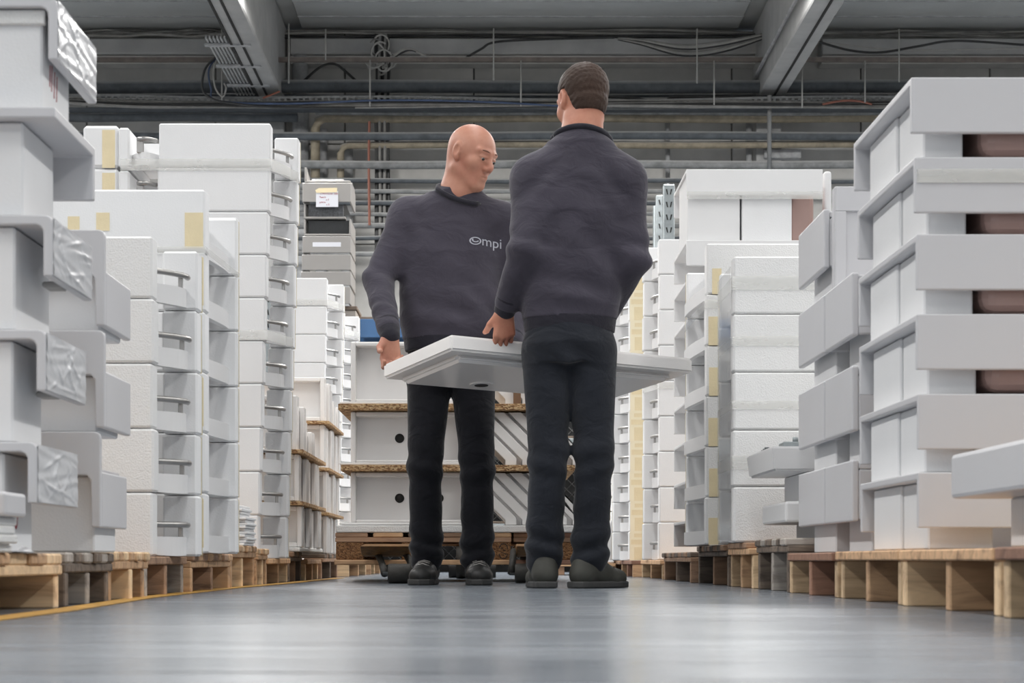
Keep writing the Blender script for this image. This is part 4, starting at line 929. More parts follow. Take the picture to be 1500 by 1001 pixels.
# three tiers
tb = [(SH(769.5, ZP), SH(691, ZP)), (SH(681.5, ZP), SH(602, ZP)), (SH(592, ZP), SH(499, ZP))]
tn = ['lowest', 'middle', 'uppermost']
for k in range(3):
    za, zb_ = tb[k]
    xl, xr = SX(513, ZP), SX(684, ZP); yf = ZP + 0.03
    t = thing('upright_tray', '%s upright white tray with a round hole, behind the bald man\'s legs' % tn[k] if k < 2 else 'uppermost upright white tray, behind the bald man\'s hand', 'tray', ((xl + xr) / 2, yf, za), 'trays stood on edge in the load')
    yb = yf + 0.10
    box('foot_rail', (SX(497, ZP), xr + 0.07), (yf - 0.01, yf + 0.5), (za + 0.0006, za + 0.012), 'basin_gloss', t, 0.003)
    for nm, x, z in (('tray_rim', (xl, xl + 0.022), (za + 0.012, zb_ - 0.002)), ('tray_rim', (xr - 0.022, xr), (za + 0.012, zb_ - 0.002)), ('tray_rim', (xl + 0.022, xr - 0.022), (zb_ - 0.022, zb_ - 0.002)), ('tray_rim', (xl + 0.022, xr - 0.022), (za + 0.012, za + 0.024))):
        box(nm, x, (yf, yb), z, 'basin_gloss', t, 0.006, seg=2)
    V = []; n = 7   # sloped bowl floor
    box('bowl_floor', (xl + 0.01, xr - 0.01), (yb - 0.008, yb + 0.012), (za + 0.012, zb_ - 0.004), 'basin_gloss', t, 0.003)
    if k < 2:
        hx, hz = SX(585, ZP + 0.1), SH((730, 642)[k], ZP + 0.1)
        for dx in (0.0, 0.178):
            hole = tube('overflow_hole', [(hx + dx, yb - 0.012, hz), (hx + dx, yb - 0.004, hz)], 0.021, 'black', t, 24)
    # slanting trays at the other end
    zc = za + 0.02; h = zb_ - za - 0.004
    g = 'slanting trays in the load'
    zmax = zb_ - 0.003
    for q in range(6):
        xb = SX(742, ZP) + 0.075 * q                    # foot of the panel
        if k == 2 and q > 3: continue
        x_hi = xb - (h - 0.02)                        # 45 degrees
        lo = SX(690, ZP)
        th = 0.032
        zt_ = zmax - 0.002; xt = xb - (zt_ - zc)
        if xt < lo: xt = lo; zt_ = zc + (xb - lo)
        xr_ = min(xb + th * 1.4, SX(846, ZP))
        poly = [(xb, za + 0.0008), (xr_, za + 0.0008), (xr_, zc + 0.006), (min(xt + th * 1.4, xr_ - 0.004), zt_), (xt, zt_), (xt, zt_ - 0.0), (xb, zc)]
        poly = [(xb - 0.005, za + 0.0008), (xr_, za + 0.0008), (xr_, zc + 0.012), (xr_ - (zt_ - zc - 0.012), zt_), (xt, zt_), (xb - 0.005, zc + 0.003)]
        if xr_ - (zt_ - zc - 0.012) < xt + 0.004: poly[3] = (xt + 0.008, zt_)
        st = thing('slanting_tray', '%s slanting white tray from the stamped block side, %s tier' % (wd[q], tn[k]), 'tray', (xb, ZP + 0.3, za), g + ', %s tier' % tn[k])
        yq = ZP + 0.03
        prism('tray_rim', poly, 'Y', yq, ZP + 0.55, 'basin_gloss', st, 0.003)
        xs_, xe_ = xr_ + 0.001, min(xb + 0.0745 - 0.0065, SX(846, ZP))     # the sunk face, filling the way to the next rim
        if xe_ - xs_ > 0.008:
            top = zt_ - 0.001
            p2 = [(xs_, za + 0.001), (xe_, za + 0.001), (xe_, zc + 0.012), (xe_ - (top - zc - 0.012), top), (xs_ - (top - zc - 0.013), top), (xs_, zc + 0.013)]
            prism('tray_face', p2, 'Y', yq + 0.035, ZP + 0.54, 'basin_gloss', st)
for k, py in enumerate((686.5, 597.0)):
    nm = ('lower', 'upper')[k]; za, zb_ = (SH(690.8, ZP), SH(682.0, ZP)) if k == 0 else (SH(601.6, ZP), SH(592.4, ZP))
    tag(box('chipboard', (SX(496 if k else 500, ZP), SX(842, ZP)), (ZP - 0.03, ZP + 0.95), (za, zb_), 'chip', None, 0.002), '%s chipboard sheet in the load of trays between the men' % nm, 'board')
o = box('brown_card', (SX(752, ZP) , SX(763, ZP)), (ZP + 0.0, ZP + 0.02), (tb[2][0] + 0.001, SH(562, ZP)), 'card', None, 0.002); tag(o, 'narrow brown card standing against the uppermost slanting trays', 'card')

# white moulded box with a hole on its own pallet, far behind the brown-haired man
ZB = 12.2
pl = thing('pallet', 'low pale pallet under the white moulded box with a hole', 'pallet', (0.6, ZB + 0.3, 0), 'pallets in the middle of the aisle')
box('deck_board', (SX(815, ZB), SX(902, ZB)), (ZB, ZB + 0.6), (0.055, 0.075), 'wood_tan', pl, 0.003)
for px in (822, 848, 878, 898):
    box('block', (SX(px - 7, ZB), SX(px + 5, ZB)), (ZB + 0.02, ZB + 0.5), (0, 0.055), 'wood_brown', pl, 0.003)
wbx = thing('moulded_box', 'white moulded box with one round hole on a low pallet behind the brown-haired man', 'box', (0.65, ZB + 0.3, 0.0755))
box('shell', (SX(822, ZB), SX(899, ZB)), (ZB + 0.03, ZB + 0.55), (0.0755, SH(762, ZB)), 'basin', wbx, 0.03, seg=3)
tube('hole', [(SX(879, ZB), ZB + 0.026, SH(802, ZB)), (SX(879, ZB), ZB + 0.034, SH(802, ZB))], 0.013, 'black', wbx, 20)
box('base_lip', (SX(820, ZB), SX(900, ZB)), (ZB + 0.02, ZB + 0.56), (0.0755, 0.095), 'basin', wbx, 0.008)

# ------------------------------------------------------------------ racking before the end wall
YR = 15.0
rk = thing('pallet_rack', 'tall galvanised pallet rack with blue beams far behind the men', 'rack', (0, YR + 0.5, 0))
def upright(x, y, top, nm):
    up = box('upright_post', (x - 0.045, x + 0.045), (y, y + 0.07), (0, top), 'steel', rk, 0.006)
    g = []
    for k in range(int((top - 1.9) / 0.1)):
        zz = top - 0.06 - k * 0.1
        for sx in (-1, 1):
            pts = [(x + sx * 0.026, zz + 0.022), (x + sx * 0.014, zz + 0.022), (x + sx * 0.006, zz - 0.02), (x + sx * 0.016, zz - 0.02)]
            V = [(a, y - 0.0015, c) for a, c in pts] + [(a, y + 0.001, c) for a, c in pts]
            g.append((V, [(0, 1, 2, 3), (7, 6, 5, 4), (0, 4, 5, 1), (1, 5, 6, 2), (2, 6, 7, 3), (3, 7, 4, 0)]))
    if g:
        V, Fc = join_geo(g); o = world_mesh('slots', V, Fc, 'joint', up, kind='stuff')
for x, y, top, nm in ((SX(980, YR), YR, SH(270, YR), 'a'), (SX(969, 15.95), 15.95, SH(286, 15.95), 'b'), (SX(964.5, 17.0), 17.0, SH(301, 17.0), 'c'), (-1.75, YR, 2.2, 'd'), (-1.75, 15.95, 2.2, 'e')):
    upright(x, y, top, nm)
for k, (z0_, z1_) in enumerate(((SH(495, YR), SH(468, YR)), (0.93, 1.05), (0.30, 0.38))):
    box('blue_beam' if k < 2 else 'grey_beam', (-1.75, SX(980, YR)), (YR - 0.02, YR + 0.03), (z0_, z1_), 'blue' if k == 0 else 'steel', rk, 0.004)
    box('blue_beam' if k < 2 else 'grey_beam', (-1.75, SX(980, YR)), (15.97, 16.02), (z0_, z1_), 'blue' if k == 0 else 'steel', rk, 0.004)
    for q in range(5):
        box('shelf_board', (-1.7 + q * 0.61, -1.7 + q * 0.61 + 0.58), (YR, 16.0), (z1_, z1_ + 0.02), 'wood_dark', rk, 0.002)
# wire mesh along the rear of the lower bays
mp_ = thing('wire_mesh_panel', 'dark wire mesh panel closing the back of the rack', 'mesh panel', (0, 16.1, 0.0))
box('backing_board', (-1.75, 1.4), (16.12, 16.14), (0.0, 1.78), 'charcoal', mp_, 0)
g = []
for k in range(60):
    x = -2.9 + k * 0.09
    for sgn in (-1, 1):
        a = (x, 0.05) if sgn > 0 else (x + 1.55, 0.05); b_ = (x + 1.55, 1.6) if sgn > 0 else (x, 1.6)
        # clip to the frame
        def clip(p, q):
            (x0_, z0_), (x1_, z1_) = p, q
            ts = [0, 1]
            lo, hi = -1.74, 1.39
            t0, t1 = (lo - x0_) / (x1_ - x0_), (hi - x0_) / (x1_ - x0_)
            t0, t1 = min(t0, t1), max(t0, t1); t0 = max(0, t0); t1 = min(1, t1)
            return None if t1 - t0 < 0.02 else ((x0_ + (x1_ - x0_) * t0, z0_ + (z1_ - z0_) * t0), (x0_ + (x1_ - x0_) * t1, z0_ + (z1_ - z0_) * t1))
        c = clip(a, b_)
        if c: g.append(tube_geo([(c[0][0], 16.10 + 0.004 * sgn, c[0][1]), (c[1][0], 16.10 + 0.004 * sgn, c[1][1])], 0.004, 4))
V, Fc = join_geo(g); world_mesh('mesh_wires', V, Fc, 'pipe_grey', mp_, kind='stuff')
def rack_item(nm, px0, px1, py0, py1, Z, mat, label, cat, depth=0.4, zbase=None):
    z0_ = SH(py1, Z) if zbase is None else zbase
    t = thing(nm, label, cat, (SX((px0 + px1) / 2, Z), Z + depth / 2, z0_))
    xa_, xb_ = SX(px0, Z), SX(px1, Z); zt_ = SH(py0, Z); w_ = 0.012
    box('bottom', (xa_, xb_), (Z, Z + depth), (z0_, z0_ + w_), mat, t, 0.002)
    for x in ((xa_, xa_ + w_), (xb_ - w_, xb_)): box('side', x, (Z, Z + depth), (z0_ + w_, zt_), mat, t, 0.003)
    for y in ((Z, Z + w_), (Z + depth - w_, Z + depth)): box('end', (xa_ + w_, xb_ - w_), y, (z0_ + w_, zt_), mat, t, 0.003)
    box('rim', (xa_ - 0.008, xb_ + 0.008), (Z - 0.008, Z + 0.004), (zt_ - 0.02, zt_), mat, t, 0.003)
    return t
rack_item('storage_bin', 503, 530, 650, 676, 15.08, 'blue_bin', 'blue plastic bin on the rack behind the tray load', 'bin', zbase=1.0705)
rack_item('storage_bin', 858, 884, 660, 682, 15.08, 'blue_bin', 'blue plastic bin on the rack beside a hanging paper', 'bin', zbase=1.0705)
rack_item('storage_bin', 505, 540, 715, 745, 15.1, 'crate', 'pale grey bin low on the rack behind the tray load', 'bin', zbase=0.4005)
rack_item('storage_bin', 500, 535, 600, 645, 15.3, 'crate', 'pale grey bin behind the blue one on the rack', 'bin', zbase=1.0705)
pn = thing('paper_note', 'white paper with red handwriting hanging on the rack behind the brown-haired man', 'note', (SX(893, 14.97), 14.97, 0.77))
box('sheet', (SX(884, 14.97), SX(904, 14.97)), (14.977, 14.979), (0.765, 0.945), 'paper', pn, 0)
box('masking_tape', (SX(885, 14.97), SX(903, 14.97)), (14.975, 14.9765), (0.93, 0.948), 'tape', pn, 0)
put('red_handwriting', text_mesh('1 071\nAm', 0.05, 'red_ink', spacing=0.85), (SX(887, 14.97), 14.976, 0.885), pn, rot=(math.pi / 2, 0, 0))
# stack of grey basins on the rack, with the note
ZG = 14.9
pb = tag(box('timber', (SX(478, ZG), SX(522, ZG)), (14.98, 15.5), (SH(452, ZG), SH(446.6, ZG)), 'wood_dark', None, 0.004), 'weathered timber lying on the rack under the grey basin stack', 'timber')
tag(box('timber', (SX(440, ZG), SX(520, ZG)), (15.0, 15.5), (SH(468, YR) + 0.0206, SH(452.4, ZG)), 'wood_grey', None, 0.004), 'thick grey timber on the blue rack beam', 'timber')
gy = [(446, 420, 'crate', 442, 513), (419, 397.5, 'crate', 441, 514), (396.5, 372.5, 'crate', 442, 514), (371, 345.5, 'crate', 443, 514), (345, 320.5, 'charcoal', 445, 514), (320, 297, 'granite', 445, 506), (296.5, 267.5, 'crate', 443, 514), (267, 245, 'crate', 446, 500)]
gn = ['lowest', 'second lowest', 'third lowest', 'fourth lowest', 'dark open', 'speckled', 'note-bearing', 'topmost small']
for k, (p1, p0, mt, a, b_) in enumerate(gy):
    za, zb_ = SH(p1, ZG), SH(p0, ZG); xa_, xb_ = SX(a, ZG), SX(b_, ZG)
    t = thing('grey_basin', '%s basin in the grey stack on the rack beside the tall strapped stack' % gn[k], 'basin', ((xa_ + xb_) / 2, ZG + 0.3, za), 'grey basins on the rack')
    d_ = 0.014
    if k in (4, 5):
        box('inner_panel', (xa_ + 0.03, xb_ - 0.02), (ZG + 0.05, ZG + 0.08), (za + d_, zb_ - 0.006), mt, t, 0.002)
        box('bottom', (xa_, xb_), (ZG + 0.01, ZG + 0.5), (za + 0.0005, za + d_), 'crate', t, 0.002)
        box('side', (xa_, xa_ + d_), (ZG + 0.01, ZG + 0.5), (za + d_, zb_ - 0.006), 'crate', t, 0.003)
        if k == 4: box('side', (xb_ - d_, xb_), (ZG + 0.01, ZG + 0.5), (za + d_, zb_ - 0.0005), 'crate', t, 0.003)
        box('cover', (xa_, xb_ if k == 4 else xb_ + 0.0), (ZG + 0.08, ZG + 0.5), (zb_ - 0.006, zb_ - 0.0005), 'charcoal', t, 0)
    elif k == 7:
        box('bottom', (xa_, xb_ + 0.07), (ZG + 0.01, ZG + 0.5), (za + 0.0005, za + d_), 'crate', t, 0.002)
        prism('side', [(ZG + 0.01, za + d_), (ZG + 0.01, zb_), (ZG + 0.06, zb_), (ZG + 0.45, zb_ - 0.055), (ZG + 0.45, za + d_)], 'X', xa_, xa_ + 0.016, 'crate', t, 0.002)
        box('inner_panel', (xa_ + 0.03, xb_), (ZG + 0.25, ZG + 0.27), (za + d_, zb_ - 0.045), 'crate', t, 0.003)
        box('side', (xb_ + 0.055, xb_ + 0.07), (ZG + 0.2, ZG + 0.5), (za + d_, za + 0.035), 'crate', t, 0.003)
    else:
        box('front_apron', (xa_, xb_), (ZG, ZG + d_), (za + 0.004, zb_ - 0.003), 'crate', t, 0.003)
        box('side', (xb_ - d_, xb_), (ZG + d_, ZG + 0.5), (za + 0.004, zb_ - 0.003), 'crate', t, 0.003)
        box('side', (xa_, xa_ + d_), (ZG + d_, ZG + 0.5), (za + 0.0005, zb_ - 0.003), 'crate', t, 0.003)
        box('deck', (xa_ + d_, xb_ - d_), (ZG + d_, ZG + 0.5), (zb_ - 0.02, zb_ - 0.0005), 'charcoal', t, 0.002)
        if k == 3: box('pale_smear', (xa_ + 0.08, xa_ + 0.30), (ZG - 0.0008, ZG), (za + 0.05, za + 0.085), 'paper', t, 0)
pn = thing('paper_note', 'white note with red handwriting taped to the grey basin stack', 'note', (SX(479, ZG), ZG, SH(303, ZG)))
box('sheet', (SX(463, ZG), SX(495.5, ZG)), (ZG - 0.006, ZG - 0.004), (SH(303.5, ZG), SH(280, ZG)), 'paper', pn, 0)
prism('masking_tape', [(SX(462, ZG), SH(279, ZG)), (SX(467, ZG), SH(276, ZG)), (SX(494, ZG), SH(275.5, ZG)), (SX(494, ZG), SH(282, ZG)), (SX(463.5, ZG), SH(283, ZG))], 'Y', ZG - 0.0085, ZG - 0.0065, 'tape', pn)
for tx, px, py, sz in (('CTPOTALKA', 469, 285.2, 0.017), ('1000', 488.5, 285.2, 0.017), ('Tem h', 468, 290.3, 0.019), ('x 3', 477.5, 294, 0.019), ('gubrus', 468, 297.5, 0.018), ('x 3', 478, 301.2, 0.019)):
    put('red_handwriting', text_mesh(tx, sz, 'red_ink'), (SX(px, ZG), ZG - 0.0065, SH(py, ZG)), pn, rot=(math.pi / 2, 0, 0))

# ------------------------------------------------------------------ the washbasin the men carry (built in its own frame: u along, v across)
U = Vector((0.88, 0.475, 0)).normalized(); Vv = Vector((-0.475, 0.88, 0)).normalized()
A = Vector((SX(660, 6.62), 6.62, SH(490, 6.62))); LU, LV = 1.01, 0.55
du, dv = -0.032, -0.055
Ud = (U * LU + Vector((0, 0, du))); Vd = (Vv * LV + Vector((0, 0, dv)))
eu, ev = Ud.normalized(), Vd.normalized(); en = eu.cross(ev).normalized()
def BP(u, v, n): return A + eu * u + ev * v + en * n        # n measured up from the rim's top face
LU, LV = Ud.length, Vd.length
RIM = 0.055
cw = thing('washbasin', 'long white washbasin carried level between the two men', 'washbasin', BP(LU / 2, LV / 2, -RIM))
def hexa(name, u0, u1, v0, v1, n0, n1, inset, mat, parent, bev, seg=2):
    pts = []
    for n, ins in ((n0, inset), (n1, 0)):
        for (u, v) in ((u0 + ins, v0 + ins), (u1 - ins, v0 + ins), (u1 - ins, v1 - ins), (u0 + ins, v1 - ins)): pts.append(BP(u, v, n))
    bm = bmesh.new(); vs = [bm.verts.new(p - WL[parent.name]) for p in pts]
    for q in ((3, 2, 1, 0), (4, 5, 6, 7), (0, 1, 5, 4), (1, 2, 6, 5), (2, 3, 7, 6), (3, 0, 4, 7)): bm.faces.new([vs[i] for i in q])
    bmesh.ops.bevel(bm, geom=bm.edges[:], offset=bev, segments=seg, affect='EDGES')
    return put(name, bm_mesh(bm, M[mat]), WL[parent.name], parent)
hexa('rim', 0, LU, 0, LV, -RIM, 0, 0.0, 'basin_gloss', cw, 0.008)
hexa('bowl', 0.045, LU - 0.05, 0.05, LV - 0.03, -0.078, -RIM + 0.002, 0.015, 'basin_gloss', cw, 0.012)
hole = BP(0.33, LV * 0.72, -0.078)
V, Fc = tube_geo([hole + en * -0.004, hole + en * 0.004], 0.045, 28); world_mesh('drain_collar', V, Fc, 'basin_gloss', cw, smooth=False)
V, Fc = tube_geo([hole + en * -0.0055, hole + en * 0.0], 0.026, 24); world_mesh('drain_hole', V, Fc, 'joint', cw)
# ------------------------------------------------------------------ figures: distance fields turned into continuous surfaces
class Field:
    def __init__(self, lo, hi, h):
        self.lo = np.array(lo, float); self.h = h
        self.n = np.ceil((np.array(hi) - self.lo) / h).astype(int) + 1
        self.D = np.full(self.n, 0.5, np.float32)
    def _sub(self, lo, hi, m):
        a = np.clip(np.floor((np.array(lo) - m - self.lo) / self.h).astype(int), 0, self.n - 1)
        b_ = np.clip(np.ceil((np.array(hi) + m - self.lo) / self.h).astype(int) + 1, 1, self.n)
        sl = tuple(slice(int(p), int(q)) for p, q in zip(a, b_))
        ax = [(self.lo[i] + np.arange(sl[i].start, sl[i].stop) * self.h).astype(np.float32) for i in range(3)]
        return sl, np.meshgrid(*ax, indexing='ij', sparse=True)
    def add(self, f, lo, hi, k=0.01, sub=False):
        sl, g = self._sub(lo, hi, k + 3 * self.h)
        d = f(*g).astype(np.float32); a = self.D[sl]
        if sub: a, d2 = -a, d; hh = np.maximum(k - np.abs(a - d2), 0) / max(k, 1e-6); self.D[sl] = -(np.minimum(a, d2) - hh * hh * k * 0.25); return
        hh = np.maximum(k - np.abs(a - d), 0) / max(k, 1e-6); self.D[sl] = np.minimum(a, d) - hh * hh * k * 0.25
    def cone(self, a, b_, ra, rb, k=0.01, sub=False):
        a = np.array(a, float); b_ = np.array(b_, float); ab = b_ - a; L2 = float(ab @ ab) + 1e-12
        def f(x, y, z):
            t = np.clip(((x - a[0]) * ab[0] + (y - a[1]) * ab[1] + (z - a[2]) * ab[2]) / L2, 0, 1)
            return np.sqrt((x - a[0] - t * ab[0]) ** 2 + (y - a[1] - t * ab[1]) ** 2 + (z - a[2] - t * ab[2]) ** 2) - (ra + (rb - ra) * t)
        r = max(ra, rb); self.add(f, np.minimum(a, b_) - r, np.maximum(a, b_) + r, k, sub)
    def ell(self, c, r, B=None, k=0.01, sub=False):
        c = np.array(c, float); r = np.array(r, float); B = np.eye(3) if B is None else B     # B columns: local axes in world
        def f(x, y, z):
            X, Y, Z = x - c[0], y - c[1], z - c[2]
            q = [(X * B[0, i] + Y * B[1, i] + Z * B[2, i]) for i in range(3)]
            k0 = np.sqrt(sum((q[i] / r[i]) ** 2 for i in range(3))); k1 = np.sqrt(sum((q[i] / r[i] ** 2) ** 2 for i in range(3))) + 1e-6
            return k0 * (k0 - 1) / k1
        m = r.max(); self.add(f, c - m, c + m, k, sub)
    def loft(self, secs, yaw=0.0, k=0.02, p=2.4):
        s = np.array(secs, float); co, si = math.cos(yaw), math.sin(yaw)
        def f(x, y, z):
            zz = np.clip(z, s[0, 0], s[-1, 0])
            it = lambda i: np.interp(zz, s[:, 0], s[:, i])
            cx, cy, a, b_ = it(1), it(2), it(3), it(4)
            X = (x - cx) * co + (y - cy) * si; Y = -(x - cx) * si + (y - cy) * co
            d = ((np.abs(X / a) ** p + np.abs(Y / b_) ** p) ** (1 / p) - 1) * np.minimum(a, b_)
            e = np.maximum(s[0, 0] - z, z - s[-1, 0])
            return np.maximum(d, e)
        r = max(s[:, 3].max(), s[:, 4].max())
        self.add(f, (s[:, 1].min() - r, s[:, 2].min() - r, s[0, 0]), (s[:, 1].max() + r, s[:, 2].max() + r, s[-1, 0]), k)
    def at(self, P):
        q = (np.array(P, float) - self.lo) / self.h; i = np.clip(np.floor(q).astype(int), 0, self.n - 2); t = q - i; out = 0
        for dx in (0, 1):
            for dy in (0, 1):
                for dz in (0, 1):
                    wt = (t[:, 0] if dx else 1 - t[:, 0]) * (t[:, 1] if dy else 1 - t[:, 1]) * (t[:, 2] if dz else 1 - t[:, 2])
                    out = out + wt * self.D[i[:, 0] + dx, i[:, 1] + dy, i[:, 2] + dz]
        return out
    def surface(self):
        D = self.D; s = D < 0; n = np.array(D.shape)
        c8 = [(i, j, k) for i in (0, 1) for j in (0, 1) for k in (0, 1)]
        v = lambda A_, o: A_[o[0]:n[0] - 1 + o[0], o[1]:n[1] - 1 + o[1], o[2]:n[2] - 1 + o[2]]
        cnt = np.zeros(n - 1, np.int8)
        for o in c8: cnt += v(s, o)
        act = (cnt > 0) & (cnt < 8); idx = np.argwhere(act); ids = np.full(n - 1, -1, np.int32); ids[act] = np.arange(len(idx))
        val = np.stack([D[idx[:, 0] + o[0], idx[:, 1] + o[1], idx[:, 2] + o[2]] for o in c8], 1)
        P = np.zeros((len(idx), 3)); m = np.zeros(len(idx))
        for a in range(8):
            for b_ in range(a + 1, 8):
                da = np.array(c8[b_]) - np.array(c8[a])
                if np.abs(da).sum() != 1: continue
                x = (val[:, a] < 0) != (val[:, b_] < 0); t = np.where(x, val[:, a] / np.where(x, val[:, a] - val[:, b_], 1), 0)
                P += np.where(x[:, None], np.array(c8[a]) + t[:, None] * da, 0); m += x
        P = self.lo + (idx + P / m[:, None]) * self.h
        Q = []
        for ax in range(3):
            u, w_ = (ax + 1) % 3, (ax + 2) % 3
            sa = [slice(None)] * 3; sb = [slice(None)] * 3; sa[ax] = slice(0, -1); sb[ax] = slice(1, None)
            x0 = s[tuple(sa)]; x1 = s[tuple(sb)]
            for fwd in (True, False):
                e = np.argwhere((x0 & ~x1) if fwd else (~x0 & x1))
                e = e[(e[:, u] > 0) & (e[:, w_] > 0) & (e[:, u] < n[u] - 1) & (e[:, w_] < n[w_] - 1)]
                def cell(du_, dw_):
                    q = e.copy(); q[:, u] += du_; q[:, w_] += dw_; return ids[q[:, 0], q[:, 1], q[:, 2]]
                quad = np.stack([cell(-1, -1), cell(0, -1), cell(0, 0), cell(-1, 0)], 1)
                Q.append(quad if fwd else quad[:, ::-1])
        Q = np.concatenate(Q); return P, Q[(Q >= 0).all(1)]
    def build(self, name, mat, parent, label=None):
        P, Q = self.surface(); org = np.array(WL[parent.name])
        me = bpy.data.meshes.new(name); me.vertices.add(len(P)); me.vertices.foreach_set('co', (P - org).astype(np.float32).ravel())
        me.loops.add(len(Q) * 4); me.loops.foreach_set('vertex_index', Q.astype(np.int32).ravel())
        me.polygons.add(len(Q)); me.polygons.foreach_set('loop_start', np.arange(len(Q), dtype=np.int32) * 4)
        me.polygons.foreach_set('loop_total', np.full(len(Q), 4, np.int32)); me.polygons.foreach_set('use_smooth', np.ones(len(Q), bool))
        me.update(calc_edges=True); me.validate(); me.materials.append(M[mat])
        return put(name, me, WL[parent.name], parent, label)

def basis(yaw, pitch, roll=0.0):
    """head axes: right, forward, up; yaw 0 faces +Y, positive turns towards -X; pitch > 0 looks down"""
    f = Vector((-math.sin(yaw), math.cos(yaw), 0)); r = Vector((math.cos(yaw), math.sin(yaw), 0)); u = Vector((0, 0, 1))
    f2 = f * math.cos(pitch) - u * math.sin(pitch); u2 = u * math.cos(pitch) + f * math.sin(pitch)
    r3 = r * math.cos(roll) + u2 * math.sin(roll); u3 = u2 * math.cos(roll) - r * math.sin(roll)
    return np.array([[r3.x, f2.x, u3.x], [r3.y, f2.y, u3.y], [r3.z, f2.z, u3.z]])
def head(fd, c, B, neck, s=1.0):
    c = np.array(c, float); W = lambda p: c + B @ (np.array(p, float) * s); rr = lambda r: np.array(r) * s
    fd.ell(W((0, -0.014, 0.030)), rr((0.0765, 0.096, 0.086)), B, 0.02)
    fd.ell(W((0, 0.012, 0.012)), rr((0.072, 0.078, 0.080)), B, 0.02)
    fd.ell(W((0, 0.030, -0.045)), rr((0.058, 0.060, 0.068)), B, 0.025)
    fd.cone(W((-0.016, 0.066, -0.100)), W((0.016, 0.066, -0.100)), 0.018 * s, 0.018 * s, 0.025)
    for sx in (-1, 1):
        fd.cone(W((sx * 0.056, -0.01, -0.060)), W((sx * 0.018, 0.064, -0.098)), 0.017 * s, 0.015 * s, 0.022)
        fd.ell(W((sx * 0.043, 0.055, -0.022)), rr((0.024, 0.024, 0.024)), B, 0.02)
        fd.cone(W((sx * 0.012, 0.086, 0.026)), W((sx * 0.05, 0.070, 0.026)), 0.010 * s, 0.010 * s, 0.012)
        fd.ell(W((sx * 0.032, 0.094, 0.006)), rr((0.017, 0.013, 0.010)), B, 0.010, True)
        fd.ell(W((sx * 0.032, 0.0775, 0.006)), rr((0.0135, 0.0125, 0.0115)), B, 0.002)
        fd.cone(W((sx * 0.019, 0.0885, 0.009)), W((sx * 0.045, 0.080, 0.007)), 0.0055 * s, 0.005 * s, 0.004); fd.cone(W((sx * 0.019, 0.0875, -0.006)), W((sx * 0.044, 0.079, -0.006)), 0.004 * s, 0.004 * s, 0.004)
        # ear: rim, lobe, hollow
        fd.ell(W((sx * 0.078, -0.012, 0.002)), rr((0.010, 0.020, 0.033)), B, 0.006)
        fd.ell(W((sx * 0.086, -0.008, 0.004)), rr((0.007, 0.011, 0.019)), B, 0.004, True)
        fd.ell(W((sx * 0.076, -0.004, -0.026)), rr((0.007, 0.010, 0.011)), B, 0.006)
        fd.ell(W((sx * 0.013, 0.096, -0.034)), rr((0.010, 0.011, 0.009)), B, 0.006)
    fd.cone(W((0, 0.084, 0.018)), W((0, 0.106, -0.026)), 0.009 * s, 0.012 * s, 0.010)
    fd.ell(W((0, 0.104, -0.031)), rr((0.012, 0.011, 0.010)), B, 0.006)
    fd.ell(W((0, 0.080, -0.067)), rr((0.030, 0.012, 0.018)), B, 0.012)
    fd.ell(W((0, 0.089, -0.060)), rr((0.022, 0.007, 0.0055)), B, 0.004)
    fd.ell(W((0, 0.087, -0.072)), rr((0.020, 0.008, 0.006)), B, 0.004)
    fd.ell(W((0, 0.097, -0.0655)), rr((0.022, 0.006, 0.0016)), B, 0.002, True)
    n = np.array(neck, float)
    fd.cone(W((0, -0.022, -0.045)), n, 0.056 * s, 0.062 * s, 0.03)
    fd.cone(W((0, -0.045, -0.02)), n + np.array((0, 0, -0.02)), 0.05 * s, 0.06 * s, 0.03)
    return W
def hand(fd, wrist, down, curl, side, k=0.006):
    w_ = np.array(wrist, float); d = np.array(down, float); d /= np.linalg.norm(d)
    c = np.array(curl, float); c -= d * (c @ d); c /= np.linalg.norm(c); s_ = np.array(side, float); s_ -= d * (s_ @ d); s_ -= c * (s_ @ c); s_ /= np.linalg.norm(s_)
    fd.cone(w_ - d * 0.012, w_ + d * 0.012, 0.027, 0.026, 0.012)
    off = (0.030, 0.010, -0.011, -0.030); ln = (0.088, 0.093, 0.088, 0.079)
    seg = ((0.042, 0.026, 0.021), (0.046, 0.029, 0.022), (0.043, 0.027, 0.021), (0.034, 0.021, 0.018))
    for i in range(4):
        kn = w_ + d * ln[i] + s_ * off[i]
        fd.cone(w_ + d * 0.008 + s_ * off[i] * 0.55, kn, 0.0155, 0.0115, 0.012)
        p = kn; r = 0.0098 if i < 3 else 0.0086
        for j, ang in enumerate((32, 95, 140)):
            a = math.radians(ang + 4 * (i - 1.5)); q = p + (d * math.cos(a) + c * math.sin(a)) * seg[i][j] + s_ * (off[i] * 0.05)
            fd.cone(p, q, r, r * 0.9, 0.003); p = q; r *= 0.9
    b0 = w_ + d * 0.022 + s_ * 0.024 + c * 0.004; b1 = b0 + d * 0.028 + s_ * 0.022 + c * 0.018; b2 = b1 + d * 0.020 + c * 0.026 + s_ * 0.004; b3 = b2 + c * 0.024 + d * 0.006
    fd.cone(b0, b1, 0.0165, 0.0125, 0.012); fd.cone(b1, b2, 0.0118, 0.0105, 0.004); fd.cone(b2, b3, 0.0105, 0.0085, 0.003)
